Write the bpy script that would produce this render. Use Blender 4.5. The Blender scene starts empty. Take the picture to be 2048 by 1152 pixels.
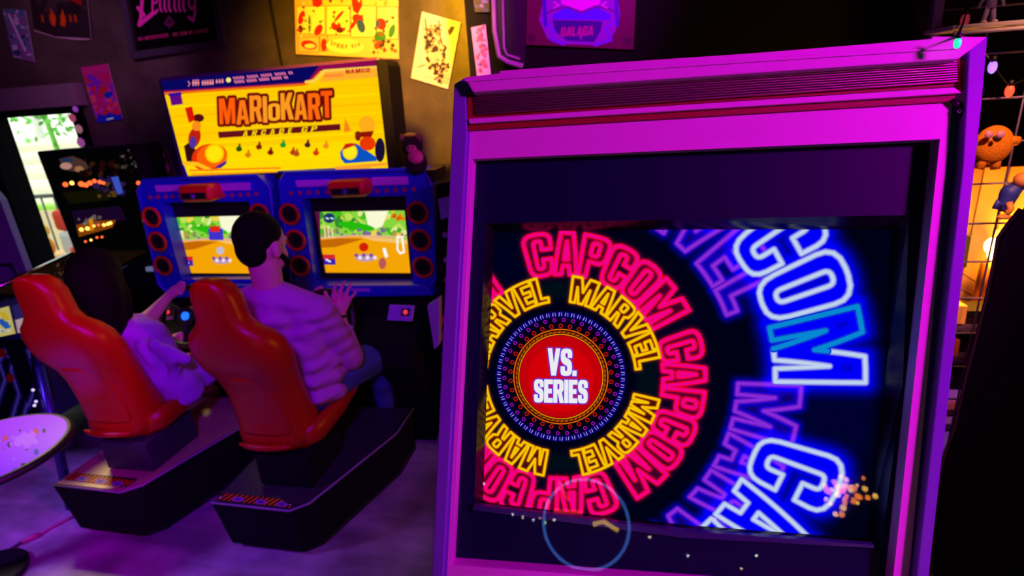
import bpy, bmesh, math, random
import numpy as np
from mathutils import Vector, Matrix
from mathutils.geometry import tessellate_polygon

S = bpy.context.scene
COL = S.collection
random.seed(7)

# ------------------------------------------------------------------ camera
F = 1110.0
H = 1.75
_p, _r, _y = (math.radians(a) for a in (18.7, 3.9, 11.8))
_f = np.array([-math.sin(_y) * math.cos(_p), math.cos(_y) * math.cos(_p), -math.sin(_p)])
_rt = np.array([math.cos(_y), math.sin(_y), 0.0])
_up = np.cross(_rt, _f)
RT = _rt * math.cos(_r) - _up * math.sin(_r)
UP = _up * math.cos(_r) + _rt * math.sin(_r)
cd = bpy.data.cameras.new('camera')
cam = bpy.data.objects.new('camera', cd)
COL.objects.link(cam)
cam.matrix_world = Matrix(((RT[0], UP[0], -_f[0], 0), (RT[1], UP[1], -_f[1], 0), (RT[2], UP[2], -_f[2], H), (0, 0, 0, 1)))
cd.sensor_width = 36
cd.lens = F / 2048 * 36
cd.clip_start = 0.02
cd.dof.use_dof = True
cd.dof.focus_distance = 0.93
cd.dof.aperture_fstop = 4.0
S.camera = cam
S.view_settings.view_transform = 'Standard'
S.view_settings.look = 'None'
S.view_settings.exposure = 0.0
S.view_settings.gamma = 1.0
S.view_settings.use_curve_mapping = False

# ------------------------------------------------------------------ world and lights
W = bpy.data.worlds.new('world')
S.world = W
W.use_nodes = True
W.node_tree.nodes['Background'].inputs[0].default_value = (0.84, 1.0, 0.88, 1)
W.node_tree.nodes['Background'].inputs[1].default_value = 1.7


def light(name, kind, loc, aim, col, power, size=0.3, cone=None, blend=0.6, size_y=None):
    d = bpy.data.lights.new(name, kind)
    d.color = col
    d.energy = power
    if kind == 'AREA':
        d.size = size
        if size_y:
            d.shape = 'RECTANGLE'
            d.size_y = size_y
        if cone:
            d.spread = math.radians(cone)
    else:
        d.shadow_soft_size = size
    if kind == 'SPOT':
        d.spot_size = math.radians(cone)
        d.spot_blend = blend
    o = bpy.data.objects.new(name, d)
    COL.objects.link(o)
    o.location = loc
    if aim is not None:
        o.rotation_euler = (Vector(aim) - Vector(loc)).to_track_quat('-Z', 'Y').to_euler()
    return o


light('magenta_wash_light', 'SPOT', (1.95, -0.35, 2.35), (0.12, 0.95, 1.42), (0.94, 0.0, 1.0), 300, 0.15, 50, 0.7)
light('violet_wash_light', 'SPOT', (-0.3, -0.2, 2.5), (-2.0, 2.0, 0.75), (0.28, 0.001, 1.0), 220, 0.18, 56, 0.9)
light('blue_floor_light', 'SPOT', (-3.6, 0.3, 2.5), (-2.7, 0.9, 0.0), (0.28, 0.08, 1.0), 260, 0.25, 72, 0.9)
light('red_rim_light', 'SPOT', (-2.7, 0.6, 2.4), (-1.9, 1.8, 1.1), (1.0, 0.05, 0.12), 14, 0.12, 44, 0.9)
light('amber_wall_light', 'SPOT', (-0.95, 1.9, 2.6), (-1.30, 3.4, 1.95), (1.0, 0.40, 0.01), 470, 0.10, 66, 0.8)
light('purple_poster_light', 'SPOT', (0.1, 1.3, 2.6), (-0.35, 2.9, 2.3), (0.75, 0.0, 0.9), 130, 0.10, 50, 0.8)
light('pink_sign_light', 'SPOT', (-2.6, 1.9, 2.6), (-3.35, 3.4, 2.35), (0.85, 0.25, 0.75), 44, 0.10, 56, 0.9)
light('warm_grid_light', 'SPOT', (1.0, 0.9, 2.6), (1.16, 1.95, 1.45), (1.0, 0.38, 0.18), 170, 0.06, 30, 0.8)  # unseen spot added to warm the front of the orange plush
light('deck_fill_spot', 'SPOT', (-3.5, 2.65, 2.15), (-2.35, 1.75, 0.25), (1.0, 0.80, 0.36), 125, 0.12, 34, 0.6)  # added spot that brightens the left pedestal deck; no fixture there
light('sun', 'SUN', (0, 0, 9), (-0.8, 2.4, 6), (1.0, 1.0, 0.88), 4.5).data.angle = math.radians(3)


# ------------------------------------------------------------------ pixels to points
def ray(px, py):
    return RT * ((px - 1024) / F) + UP * ((576 - py) / F) + _f


def onY(px, py, Y):
    d = ray(px, py)
    t = Y / d[1]
    return Vector((d[0] * t, Y, H + d[2] * t))


def onZ(px, py, Z):
    d = ray(px, py)
    t = (Z - H) / d[2]
    return Vector((d[0] * t, d[1] * t, Z))


class Plane:
    def __init__(s, o, n, v):
        s.o, s.n, s.v = Vector(o), Vector(n).normalized(), Vector(v).normalized()
        s.u = s.v.cross(s.n).normalized()

    def hit(s, px, py, w=0.0):
        d = Vector(ray(px, py))
        c = Vector((0, 0, H))
        o = s.o + s.n * w
        return c + d * ((o - c).dot(s.n) / d.dot(s.n))

    def uv(s, p):
        q = Vector(p) - s.o
        return q.dot(s.u), q.dot(s.v)

    def at(s, u, v, w=0.0):
        return s.o + s.u * u + s.v * v + s.n * w


def wall(Y):
    return Plane((0, Y, 0), (0, -1, 0), (0, 0, 1))


# ------------------------------------------------------------------ materials
MATS = {}


def mat(name, col, rough=0.5, metal=0.0, emit=None, es=1.0, spec=0.5, noise=None, bump=0.0, coat=0.0):
    if name in MATS:
        return MATS[name]
    m = bpy.data.materials.new(name)
    m.use_nodes = True
    n, l = m.node_tree.nodes, m.node_tree.links
    b = n['Principled BSDF']
    b.inputs['Base Color'].default_value = (*col, 1)
    b.inputs['Roughness'].default_value = rough
    b.inputs['Metallic'].default_value = metal
    b.inputs['Specular IOR Level'].default_value = spec
    b.inputs['Coat Weight'].default_value = coat
    if emit:
        b.inputs['Emission Color'].default_value = (*emit, 1)
        b.inputs['Emission Strength'].default_value = es
    sc = noise if noise else 30.0
    t = n.new('ShaderNodeTexNoise')
    t.inputs['Scale'].default_value = sc
    t.inputs['Detail'].default_value = 4
    g = n.new('ShaderNodeTexCoord')
    l.new(g.outputs['Object'], t.inputs['Vector'])
    mix = n.new('ShaderNodeMix')
    mix.data_type = 'RGBA'
    amt = 0.75 if noise else 0.93
    mix.inputs[6].default_value = (col[0] * amt, col[1] * amt, col[2] * amt, 1)
    mix.inputs[7].default_value = (*col, 1)
    l.new(t.outputs['Fac'], mix.inputs[0])
    l.new(mix.outputs[2], b.inputs['Base Color'])
    if bump:
        bp = n.new('ShaderNodeBump')
        bp.inputs['Strength'].default_value = bump
        bp.inputs['Distance'].default_value = 0.01
        l.new(t.outputs['Fac'], bp.inputs['Height'])
        l.new(bp.outputs['Normal'], b.inputs['Normal'])
    MATS[name] = m
    return m


def glass(name, tint=(1, 1, 1), gloss=0.12):
    if name in MATS:
        return MATS[name]
    m = bpy.data.materials.new(name)
    m.use_nodes = True
    n, l = m.node_tree.nodes, m.node_tree.links
    n.remove(n['Principled BSDF'])
    t = n.new('ShaderNodeBsdfTransparent')
    t.inputs[0].default_value = (*tint, 1)
    g = n.new('ShaderNodeBsdfGlossy')
    g.inputs['Roughness'].default_value = 0.02
    f = n.new('ShaderNodeFresnel')
    f.inputs[0].default_value = 1.45
    x = n.new('ShaderNodeMixShader')
    gm = n.new('ShaderNodeNewGeometry')
    mm = n.new('ShaderNodeMath')
    mm.operation = 'MULTIPLY'
    iv = n.new('ShaderNodeMath')
    iv.operation = 'SUBTRACT'
    iv.inputs[0].default_value = 1.0
    l.new(gm.outputs['Backfacing'], iv.inputs[1])
    l.new(f.outputs[0], mm.inputs[0])
    l.new(iv.outputs[0], mm.inputs[1])
    l.new(mm.outputs[0], x.inputs[0])
    l.new(t.outputs[0], x.inputs[1])
    l.new(g.outputs[0], x.inputs[2])
    l.new(x.outputs[0], n['Material Output'].inputs[0])
    MATS[name] = m
    return m


def imgmat(name, cv, emit=0.0, rough=0.6, base=1.0):
    h, w = cv.a.shape[:2]
    im = bpy.data.images.new(name, w, h)
    px = np.ones((h, w, 4), np.float32)
    px[..., :3] = np.clip(cv.a, 0, 1)
    im.pixels.foreach_set(px.ravel())
    im.update()
    m = bpy.data.materials.new(name)
    m.use_nodes = True
    n, l = m.node_tree.nodes, m.node_tree.links
    b = n['Principled BSDF']
    t = n.new('ShaderNodeTexImage')
    t.image = im
    b.inputs['Roughness'].default_value = rough
    if emit:
        l.new(t.outputs[0], b.inputs['Emission Color'])
        b.inputs['Emission Strength'].default_value = emit
        b.inputs['Base Color'].default_value = (0.0, 0.0, 0.0, 1)
        b.inputs['Specular IOR Level'].default_value = 0.0
    else:
        l.new(t.outputs[0], b.inputs['Base Color'])
    return m


# ------------------------------------------------------------------ object helpers
def prop(o, label=None, cat=None, group=None, kind=None):
    if label: o['label'] = label
    if cat: o['category'] = cat
    if group: o['group'] = group
    if kind: o['kind'] = kind
    return o


def thing(name, label=None, cat=None, loc=(0, 0, 0), group=None, parent=None):
    o = bpy.data.objects.new(name, None)
    COL.objects.link(o)
    o.location = loc
    if parent is not None:
        o.parent = parent
        o.location = Vector(loc) - Vector(parent.location)
    o.empty_display_size = 0.1
    return prop(o, label, cat, group)


def link(name, me, m=None, parent=None, smooth=False):
    o = bpy.data.objects.new(name, me)
    COL.objects.link(o)
    if m is not None:
        for q in (m if isinstance(m, (list, tuple)) else [m]):
            me.materials.append(q)
    if smooth:
        me.shade_smooth()
    if parent is not None:
        o.parent = parent
        # parents carry only translation: keep world placement
        loc = Vector(parent.location)
        pp = parent.parent
        while pp is not None:
            loc += Vector(pp.location)
            pp = pp.parent
        me.transform(Matrix.Translation(-loc))
    return o


def mesh(name, vs, fs, m, parent=None, smooth=False):
    me = bpy.data.meshes.new(name)
    me.from_pydata([tuple(v) for v in vs], [], fs)
    bm = bmesh.new()
    bm.from_mesh(me)
    bmesh.ops.recalc_face_normals(bm, faces=bm.faces)
    bm.to_mesh(me)
    bm.free()
    return link(name, me, m, parent, smooth)


def frombm(name, bm, m, parent=None, smooth=False):
    me = bpy.data.meshes.new(name)
    bmesh.ops.recalc_face_normals(bm, faces=bm.faces)
    bm.to_mesh(me)
    bm.free()
    return link(name, me, m, parent, smooth)


def box(name, c, s, m, parent=None, bev=0.0, rot=None, seg=2):
    bm = bmesh.new()
    bmesh.ops.create_cube(bm, size=1.0)
    bmesh.ops.scale(bm, vec=s, verts=bm.verts)
    if bev:
        bmesh.ops.bevel(bm, geom=bm.edges[:], offset=bev, segments=seg, affect='EDGES', profile=0.5)
    if rot:
        bmesh.ops.rotate(bm, cent=(0, 0, 0), matrix=rot, verts=bm.verts)
    bmesh.ops.translate(bm, vec=c, verts=bm.verts)
    return frombm(name, bm, m, parent)


def slab(name, front, back, m, parent=None, bev=0.0, smooth=False):
    """a solid between two matching polygons"""
    bm = bmesh.new()
    a = [bm.verts.new(p) for p in front]
    b = [bm.verts.new(p) for p in back]
    n = len(a)
    bm.faces.new(a)
    bm.faces.new(b[::-1])
    for i in range(n):
        bm.faces.new((a[i], b[i], b[(i + 1) % n], a[(i + 1) % n]))
    if bev:
        bmesh.ops.recalc_face_normals(bm, faces=bm.faces)
        bmesh.ops.bevel(bm, geom=bm.edges[:], offset=bev, segments=2, affect='EDGES', profile=0.5)
    return frombm(name, bm, m, parent, smooth)


def pslab(name, pl, pts, w0, w1, m, parent=None, bev=0.0):
    """polygon given where its front stands in the view of plane pl, thickness w0..w1"""
    fr = [pl.hit(x, y, w1) for x, y in pts]
    return slab(name, fr, [p - pl.n * (w1 - w0) for p in fr], m, parent, bev)


def ring_slab(name, pl, outer, inner, w0, w1, m, parent=None):
    """frame with a hole"""
    fo = [pl.hit(x, y, w1) for x, y in outer]
    fi = [pl.hit(x, y, w1) for x, y in inner]
    d = pl.n * (w1 - w0)
    vs = fo + fi + [p - d for p in fo] + [p - d for p in fi]
    no, ni = len(fo), len(fi)
    tr = tessellate_polygon([[Vector((*pl.uv(p), 0)) for p in fo], [Vector((*pl.uv(p), 0)) for p in fi]])
    N = no + ni
    fs = [tuple(t) for t in tr] + [tuple(i + N for i in t[::-1]) for t in tr]
    for i in range(no):
        j = (i + 1) % no
        fs.append((i, j, N + j, N + i))
    for i in range(ni):
        j = (i + 1) % ni
        fs.append((no + i, N + no + i, N + no + j, no + j))
    return mesh(name, vs, fs, m, parent)


def tube(name, pts, r, m, parent=None, closed=False, seg=8, smooth=True, rs=None):
    pts = [Vector(p) for p in pts]
    n = len(pts)
    vs, fs = [], []
    prev = None
    for i, p in enumerate(pts):
        a = pts[(i - 1) % n] if (closed or i > 0) else p
        b = pts[(i + 1) % n] if (closed or i < n - 1) else p
        t = (b - a).normalized()
        if prev is None:
            ref = Vector((0, 0, 1)) if abs(t.z) < 0.9 else Vector((1, 0, 0))
            x = t.cross(ref).normalized()
        else:
            x = (prev - t * prev.dot(t)).normalized()
        prev = x
        y = t.cross(x)
        rr = rs[i] if rs else r
        for k in range(seg):
            c = 2 * math.pi * k / seg
            vs.append(p + (x * math.cos(c) + y * math.sin(c)) * rr)
    for i in range(n if closed else n - 1):
        j = (i + 1) % n
        for k in range(seg):
            l = (k + 1) % seg
            fs.append((i * seg + k, i * seg + l, j * seg + l, j * seg + k))
    if not closed:
        fs.append(tuple(range(seg))[::-1])
        fs.append(tuple((n - 1) * seg + k for k in range(seg)))
    return mesh(name, vs, fs, m, parent, smooth)


def ball(name, c, r, m, parent=None, rot=None, seg=20):
    bm = bmesh.new()
    bmesh.ops.create_uvsphere(bm, u_segments=seg, v_segments=max(8, seg // 2 + 2), radius=1)
    r = (r, r, r) if not hasattr(r, '__len__') else r
    bmesh.ops.scale(bm, vec=r, verts=bm.verts)
    if rot:
        bmesh.ops.rotate(bm, cent=(0, 0, 0), matrix=rot, verts=bm.verts)
    bmesh.ops.translate(bm, vec=c, verts=bm.verts)
    return frombm(name, bm, m, parent, True)


def torus(name, c, n, R, r, m, parent=None, seg=28, sx=1.0):
    n = Vector(n).normalized()
    up = Vector((0, 0, 1)) if abs(n.z) < 0.9 else Vector((1, 0, 0))
    u = up.cross(n).normalized()
    v = n.cross(u)
    pts = [Vector(c) + u * math.cos(2 * math.pi * i / seg) * R * sx + v * math.sin(2 * math.pi * i / seg) * R for i in range(seg)]
    return tube(name, pts, r, m, parent, closed=True)


def disc(name, c, n, R, th, m, parent=None, seg=28):
    n = Vector(n).normalized()
    up = Vector((0, 0, 1)) if abs(n.z) < 0.9 else Vector((1, 0, 0))
    u = up.cross(n).normalized()
    v = n.cross(u)
    a = [Vector(c) + u * math.cos(2 * math.pi * i / seg) * R + v * math.sin(2 * math.pi * i / seg) * R for i in range(seg)]
    return slab(name, a, [p - n * th for p in a], m, parent)


def loft(name, secs, m, parent=None, cap=True, smooth=True):
    n = len(secs[0])
    vs = [v for s in secs for v in s]
    fs = []
    for i in range(len(secs) - 1):
        for k in range(n):
            l = (k + 1) % n
            fs.append((i * n + k, i * n + l, (i + 1) * n + l, (i + 1) * n + k))
    if cap:
        fs.append(tuple(range(n))[::-1])
        fs.append(tuple((len(secs) - 1) * n + k for k in range(n)))
    return mesh(name, vs, fs, m, parent, smooth)


def blob(name, chains, m, parent=None, vox=0.008, smooth=6, ells=(), cut=None):
    """one continuous surface grown over chains of (point, radius)"""
    bm = bmesh.new()
    for ch in chains:
        for i, (p, r) in enumerate(ch):
            k = bmesh.ops.create_icosphere(bm, subdivisions=2, radius=r)
            bmesh.ops.translate(bm, vec=p, verts=k['verts'])
            if i:
                q, s = ch[i - 1]
                d = Vector(p) - Vector(q)
                if d.length < 1e-5: continue
                k = bmesh.ops.create_cone(bm, segments=14, radius1=s, radius2=r, depth=d.length, cap_ends=True)
                bmesh.ops.rotate(bm, cent=(0, 0, 0), matrix=d.to_track_quat('Z', 'Y').to_matrix(), verts=k['verts'])
                bmesh.ops.translate(bm, vec=(Vector(p) + Vector(q)) / 2, verts=k['verts'])
    for c, r, rot in ells:
        k = bmesh.ops.create_icosphere(bm, subdivisions=3, radius=1)
        bmesh.ops.scale(bm, vec=r, verts=k['verts'])
        if rot:
            bmesh.ops.rotate(bm, cent=(0, 0, 0), matrix=rot, verts=k['verts'])
        bmesh.ops.translate(bm, vec=c, verts=k['verts'])
    me = bpy.data.meshes.new(name)
    bm.to_mesh(me)
    bm.free()
    o = bpy.data.objects.new('tmp', me)
    COL.objects.link(o)
    md = o.modifiers.new('r', 'REMESH')
    md.mode = 'VOXEL'
    md.voxel_size = vox
    if smooth:
        sm = o.modifiers.new('s', 'SMOOTH')
        sm.factor = 0.5
        sm.iterations = smooth
    dg = bpy.context.evaluated_depsgraph_get()
    out = bpy.data.meshes.new_from_object(o.evaluated_get(dg))
    bpy.data.objects.remove(o)
    return link(name, out, m, parent, True)


# ------------------------------------------------------------------ drawing flat print and screens
def rnd(loop, n=5):
    out = []
    k = len(loop)
    for i in range(k):
        p = loop[i]
        r = p[2] if len(p) > 2 else 0
        P = np.array(p[:2], float)
        if r <= 0:
            out.append(tuple(P))
            continue
        A = np.array(loop[i - 1][:2], float)
        B = np.array(loop[(i + 1) % k][:2], float)
        a, b = A - P, B - P
        la, lb = np.hypot(*a), np.hypot(*b)
        r1, r2 = min(r, la * .5), min(r, lb * .5)
        p0, p2 = P + a / la * r1, P + b / lb * r2
        for t in np.linspace(0, 1, n):
            out.append(tuple((1 - t) ** 2 * p0 + 2 * t * (1 - t) * P + t * t * p2))
    return out


_h = lambda x0, y0, x1, y1, r=0: [(x0, y0, r), (x1, y0, r), (x1, y1, r), (x0, y1, r)]
GL = {
    'A': (.6, [[(0, 0), (.19, 0), (.22, .2), (.38, .2), (.41, 0), (.6, 0), (.42, 1), (.18, 1)], [(.25, .36), (.35, .36), (.3, .78)]]),
    'B': (.56, [[(0, 0), (.56, 0, .18), (.56, .5, .12), (.56, 1, .18), (0, 1)], _h(.2, .17, .36, .42, .05), _h(.2, .58, .36, .83, .05)]),
    'C': (.56, [[(0, 0, .22), (.56, 0, .22), (.56, .38), (.36, .38), (.36, .17, .07), (.2, .17, .07), (.2, .83, .07), (.36, .83, .07), (.36, .62), (.56, .62), (.56, 1, .22), (0, 1, .22)]]),
    'D': (.56, [[(0, 0), (.56, 0, .24), (.56, 1, .24), (0, 1)], _h(.2, .17, .36, .83, .07)]),
    'E': (.48, [[(0, 0), (.48, 0), (.48, .18), (.2, .18), (.2, .41), (.42, .41), (.42, .59), (.2, .59), (.2, .82), (.48, .82), (.48, 1), (0, 1)]]),
    'F': (.48, [[(0, 0), (.2, 0), (.2, .4), (.42, .4), (.42, .58), (.2, .58), (.2, .82), (.48, .82), (.48, 1), (0, 1)]]),
    'G': (.56, [[(0, 0, .22), (.56, 0, .1), (.56, .52), (.3, .52), (.3, .38), (.38, .38), (.38, .17, .05), (.2, .17, .07), (.2, .83, .07), (.36, .83, .07), (.36, .66), (.56, .66), (.56, 1, .22), (0, 1, .22)]]),
    'H': (.56, [[(0, 0), (.2, 0), (.2, .42), (.36, .42), (.36, 0), (.56, 0), (.56, 1), (.36, 1), (.36, .6), (.2, .6), (.2, 1), (0, 1)]]),
    'I': (.2, [_h(0, 0, .2, 1)]),
    'K': (.6, [[(0, 0), (.2, 0), (.2, .35), (.26, .42), (.38, 0), (.6, 0), (.42, .6), (.58, 1), (.37, 1), (.2, .62), (.2, 1), (0, 1)]]),
    'L': (.46, [[(0, 0), (.46, 0), (.46, .18), (.2, .18), (.2, 1), (0, 1)]]),
    'M': (.76, [[(0, 0), (.18, 0), (.18, .6), (.3, 0), (.46, 0), (.58, .6), (.58, 0), (.76, 0), (.76, 1), (.5, 1), (.38, .45), (.26, 1), (0, 1)]]),
    'N': (.58, [[(0, 0), (.18, 0), (.18, .5), (.38, 0), (.58, 0), (.58, 1), (.4, 1), (.4, .5), (.2, 1), (0, 1)]]),
    'O': (.56, [_h(0, 0, .56, 1, .24), _h(.2, .17, .36, .83, .08)]),
    'P': (.56, [[(0, 0), (.2, 0), (.2, .38), (.56, .38, .2), (.56, 1, .2), (0, 1)], _h(.2, .54, .36, .84, .06)]),
    'R': (.58, [[(0, 0), (.2, 0), (.2, .4), (.27, .4), (.38, 0), (.58, 0), (.47, .45), (.57, .56), (.57, 1, .2), (0, 1)], _h(.2, .56, .36, .84, .06)]),
    'S': (.54, [[(0, .1, .15), (.08, 0, .1), (.54, 0, .22), (.54, .55, .2), (.2, .68, .08), (.2, .85, .06), (.35, .85, .06), (.35, .68), (.54, .68), (.54, 1, .22), (0, 1, .22), (0, .5, .2), (.34, .36, .08), (.34, .16, .06), (.19, .16, .06), (.19, .33), (0, .33)]]),
    'T': (.54, [[(.17, 0), (.37, 0), (.37, .82), (.54, .82), (.54, 1), (0, 1), (0, .82), (.17, .82)]]),
    'U': (.56, [[(0, 0, .22), (.56, 0, .22), (.56, 1), (.36, 1), (.36, .17, .07), (.2, .17, .07), (.2, 1), (0, 1)]]),
    'V': (.6, [[(.2, 0), (.4, 0), (.6, 1), (.41, 1), (.3, .35), (.19, 1), (0, 1)]]),
    'W': (.8, [[(.12, 0), (.3, 0), (.4, .5), (.5, 0), (.68, 0), (.8, 1), (.62, 1), (.57, .45), (.48, 1), (.32, 1), (.23, .45), (.18, 1), (0, 1)]]),
    'Y': (.6, [[(.2, 0), (.4, 0), (.4, .4), (.6, 1), (.4, 1), (.3, .62), (.2, 1), (0, 1), (.2, .4)]]),
    '.': (.18, [_h(0, 0, .18, .18)]),
    '%': (.6, [_h(0, .6, .22, 1, .08), _h(.38, 0, .6, .4, .08), [(.05, 0), (.15, 0), (.55, 1), (.45, 1)]]),
    '4': (.56, [[(.3, 0), (.48, 0), (.48, .2), (.56, .2), (.56, .36), (.48, .36), (.48, 1), (.28, 1), (0, .36), (0, .2), (.3, .2)]]),
    '9': (.56, [[(0, 0), (.56, 0, .2), (.56, 1, .2), (0, 1, .2), (0, .4, .15), (.36, .4), (.36, .17), (0, .17)], _h(.2, .56, .36, .84, .06)]),
    '5': (.54, [[(0, 0), (.54, 0, .2), (.54, .62, .2), (.2, .62), (.2, .82), (.52, .82), (.52, 1), (0, 1), (0, .45), (.34, .45), (.34, .17), (0, .17)]]),
    '1': (.3, [[(.1, 0), (.3, 0), (.3, 1), (.14, 1), (0, .82), (.1, .82)]]),
    '-': (.34, [_h(0, .4, .3, .58)]),
    '>': (.5, [[(0, 0), (.2, 0), (.5, .5), (.2, 1), (0, 1), (.3, .5)]]),
}


def layout(s, gap=.1):
    out, x = [], 0
    for c in s:
        if c == ' ':
            x += .35
            continue
        w, loops = GL[c]
        out.append((x, w, [rnd(l) for l in loops]))
        x += w + gap
    return out, x - gap


def dens(loop, step=.07):
    out = []
    for i in range(len(loop)):
        a, b = loop[i], loop[(i + 1) % len(loop)]
        n = max(1, int(math.hypot(b[0] - a[0], b[1] - a[1]) / step))
        out += [(a[0] + (b[0] - a[0]) * k / n, a[1] + (b[1] - a[1]) * k / n) for k in range(n)]
    return out


class Canvas:
    """a flat drawing that lies on plane pl; drawing calls take view positions"""

    def __init__(s, pl, corners, res, bg=(0, 0, 0), w=0.0):
        s.pl, s.w = pl, w
        uv = [pl.uv(pl.hit(x, y, w)) for x, y in corners]
        s.u0, s.u1 = min(a[0] for a in uv), max(a[0] for a in uv)
        s.v0, s.v1 = min(a[1] for a in uv), max(a[1] for a in uv)
        s.W = res
        s.k = res / (s.u1 - s.u0)
        s.Hh = max(8, int((s.v1 - s.v0) * s.k))
        s.a = np.zeros((s.Hh, s.W, 3), np.float32)
        s.a[:] = bg
        # canvas pixels per picture pixel, near the middle
        cx, cy = sum(c[0] for c in corners) / len(corners), sum(c[1] for c in corners) / len(corners)
        a, b = s.m([(cx, cy), (cx + 10, cy)])
        s.px = math.hypot(b[0] - a[0], b[1] - a[1]) / 10

    def m(s, pts):
        out = []
        for x, y in pts:
            u, v = s.pl.uv(s.pl.hit(x, y, s.w))
            out.append(((u - s.u0) * s.k, (v - s.v0) * s.k))
        return np.array(out)

    def uvn(s, p):
        u, v = s.pl.uv(p)
        return (u - s.u0) / (s.u1 - s.u0), (v - s.v0) * s.k / s.Hh

    def box(s, P, pad):
        x0, y0 = np.floor(P.min(0) - pad).astype(int)
        x1, y1 = np.ceil(P.max(0) + pad).astype(int)
        x0, y0, x1, y1 = max(0, x0), max(0, y0), min(s.W, x1 + 1), min(s.Hh, y1 + 1)
        if x1 <= x0 or y1 <= y0: return None
        yy, xx = np.mgrid[y0:y1, x0:x1]
        return x0, y0, x1, y1, xx + .5, yy + .5

    def blend(s, b, al, col):
        x0, y0, x1, y1 = b[:4]
        r = s.a[y0:y1, x0:x1]
        r += (np.array(col, np.float32) - r) * al[..., None]

    def fill(s, loops, col, alpha=1.0):
        if not isinstance(loops[0][0], (tuple, list)): loops = [loops]
        L = [s.m(l) for l in loops]
        b = s.box(np.vstack(L), 1)
        if b is None: return
        acc = 0
        for ox, oy in ((-.25, -.25), (.25, -.25), (-.25, .25), (.25, .25)):
            X, Y = b[4] + ox, b[5] + oy
            ins = np.zeros(X.shape, bool)
            for P in L:
                Q = np.roll(P, -1, 0)
                for (ax, ay), (bx, by) in zip(P, Q):
                    if ay == by: continue
                    c = (Y > min(ay, by)) & (Y <= max(ay, by))
                    ins ^= c & (X < ax + (Y - ay) * (bx - ax) / (by - ay))
            acc = acc + ins
        s.blend(b, acc / 4 * alpha, col)

    def dist(s, P, b, closed):
        X, Y = b[4], b[5]
        Q = np.roll(P, -1, 0)
        d = np.full(X.shape, 1e9)
        n = len(P) if closed else len(P) - 1
        for (ax, ay), (bx, by) in zip(P[:n], Q[:n]):
            vx, vy = bx - ax, by - ay
            q = vx * vx + vy * vy + 1e-9
            t = np.clip(((X - ax) * vx + (Y - ay) * vy) / q, 0, 1)
            d = np.minimum(d, (X - ax - t * vx) ** 2 + (Y - ay - t * vy) ** 2)
        return np.sqrt(d)

    def line(s, pts, w, col, closed=False, alpha=1.0, soft=.8, glow=None, gr=8):
        """w, gr in picture pixels"""
        P = s.m(pts)
        w, gr = w * s.px, gr * s.px
        b = s.box(P, (gr * 2.2 if glow else w / 2 + 2))
        if b is None: return
        d = s.dist(P, b, closed)
        if glow:
            x0, y0, x1, y1 = b[:4]
            g = np.exp(-(d / gr) ** 2)[..., None] * np.array(glow, np.float32)
            r = s.a[y0:y1, x0:x1]
            s.a[y0:y1, x0:x1] = np.maximum(r, r * .6 + g)
        if col is not None:
            s.blend(b, np.clip((w / 2 - d) / soft + .5, 0, 1) * alpha, col)

    def oval(s, c, rx, ry, col, alpha=1.0, rot=0, n=28):
        ca, sa = math.cos(rot), math.sin(rot)
        s.fill([(c[0] + rx * math.cos(t) * ca - ry * math.sin(t) * sa, c[1] + rx * math.cos(t) * sa + ry * math.sin(t) * ca) for t in np.linspace(0, 2 * math.pi, n, endpoint=False)], col, alpha)

    def text(s, txt, p0, p1, h, col, gap=.1, line=None, lw=1.0, slant=0.0, wob=None, fill=True, cols=None):
        """baseline from p0 to p1, height h (picture pixels)"""
        g, tot = layout(txt, gap)
        ux, uy = (p1[0] - p0[0]) / tot, (p1[1] - p0[1]) / tot
        L = math.hypot(ux, uy)
        nx, ny = uy / L * h, -ux / L * h
        for i, (x, w, loops) in enumerate(g):
            dy = wob[i] if wob else (0, 1)
            Q = [[(p0[0] + (x + a + slant * b) * ux + nx * (b * dy[1] + dy[0]), p0[1] + (x + a + slant * b) * uy + ny * (b * dy[1] + dy[0])) for a, b in l] for l in loops]
            if line:
                for l in Q: s.line(l, lw, line, True)
            if fill: s.fill(Q, cols[i] if cols else col)

    def speckle(s, amt, seed=0):
        r = np.random.default_rng(seed)
        s.a *= 1 - amt * r.random(s.a.shape[:2])[..., None].astype(np.float32)

    def patches(s, pts, n, cols, r, seed, alpha=1.0):
        """n random daubs inside the polygon's box, radius up to r"""
        R = random.Random(seed)
        xs, ys = [p[0] for p in pts], [p[1] for p in pts]
        for _ in range(n):
            x, y = R.uniform(min(xs), max(xs)), R.uniform(min(ys), max(ys))
            k = R.uniform(.35, 1) * r
            m = 5 + R.randrange(4)
            s.fill([(x + k * R.uniform(.5, 1.2) * math.cos(2 * math.pi * i / m), y + k * R.uniform(.5, 1.2) * math.sin(2 * math.pi * i / m)) for i in range(m)], R.choice(cols), alpha)


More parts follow.
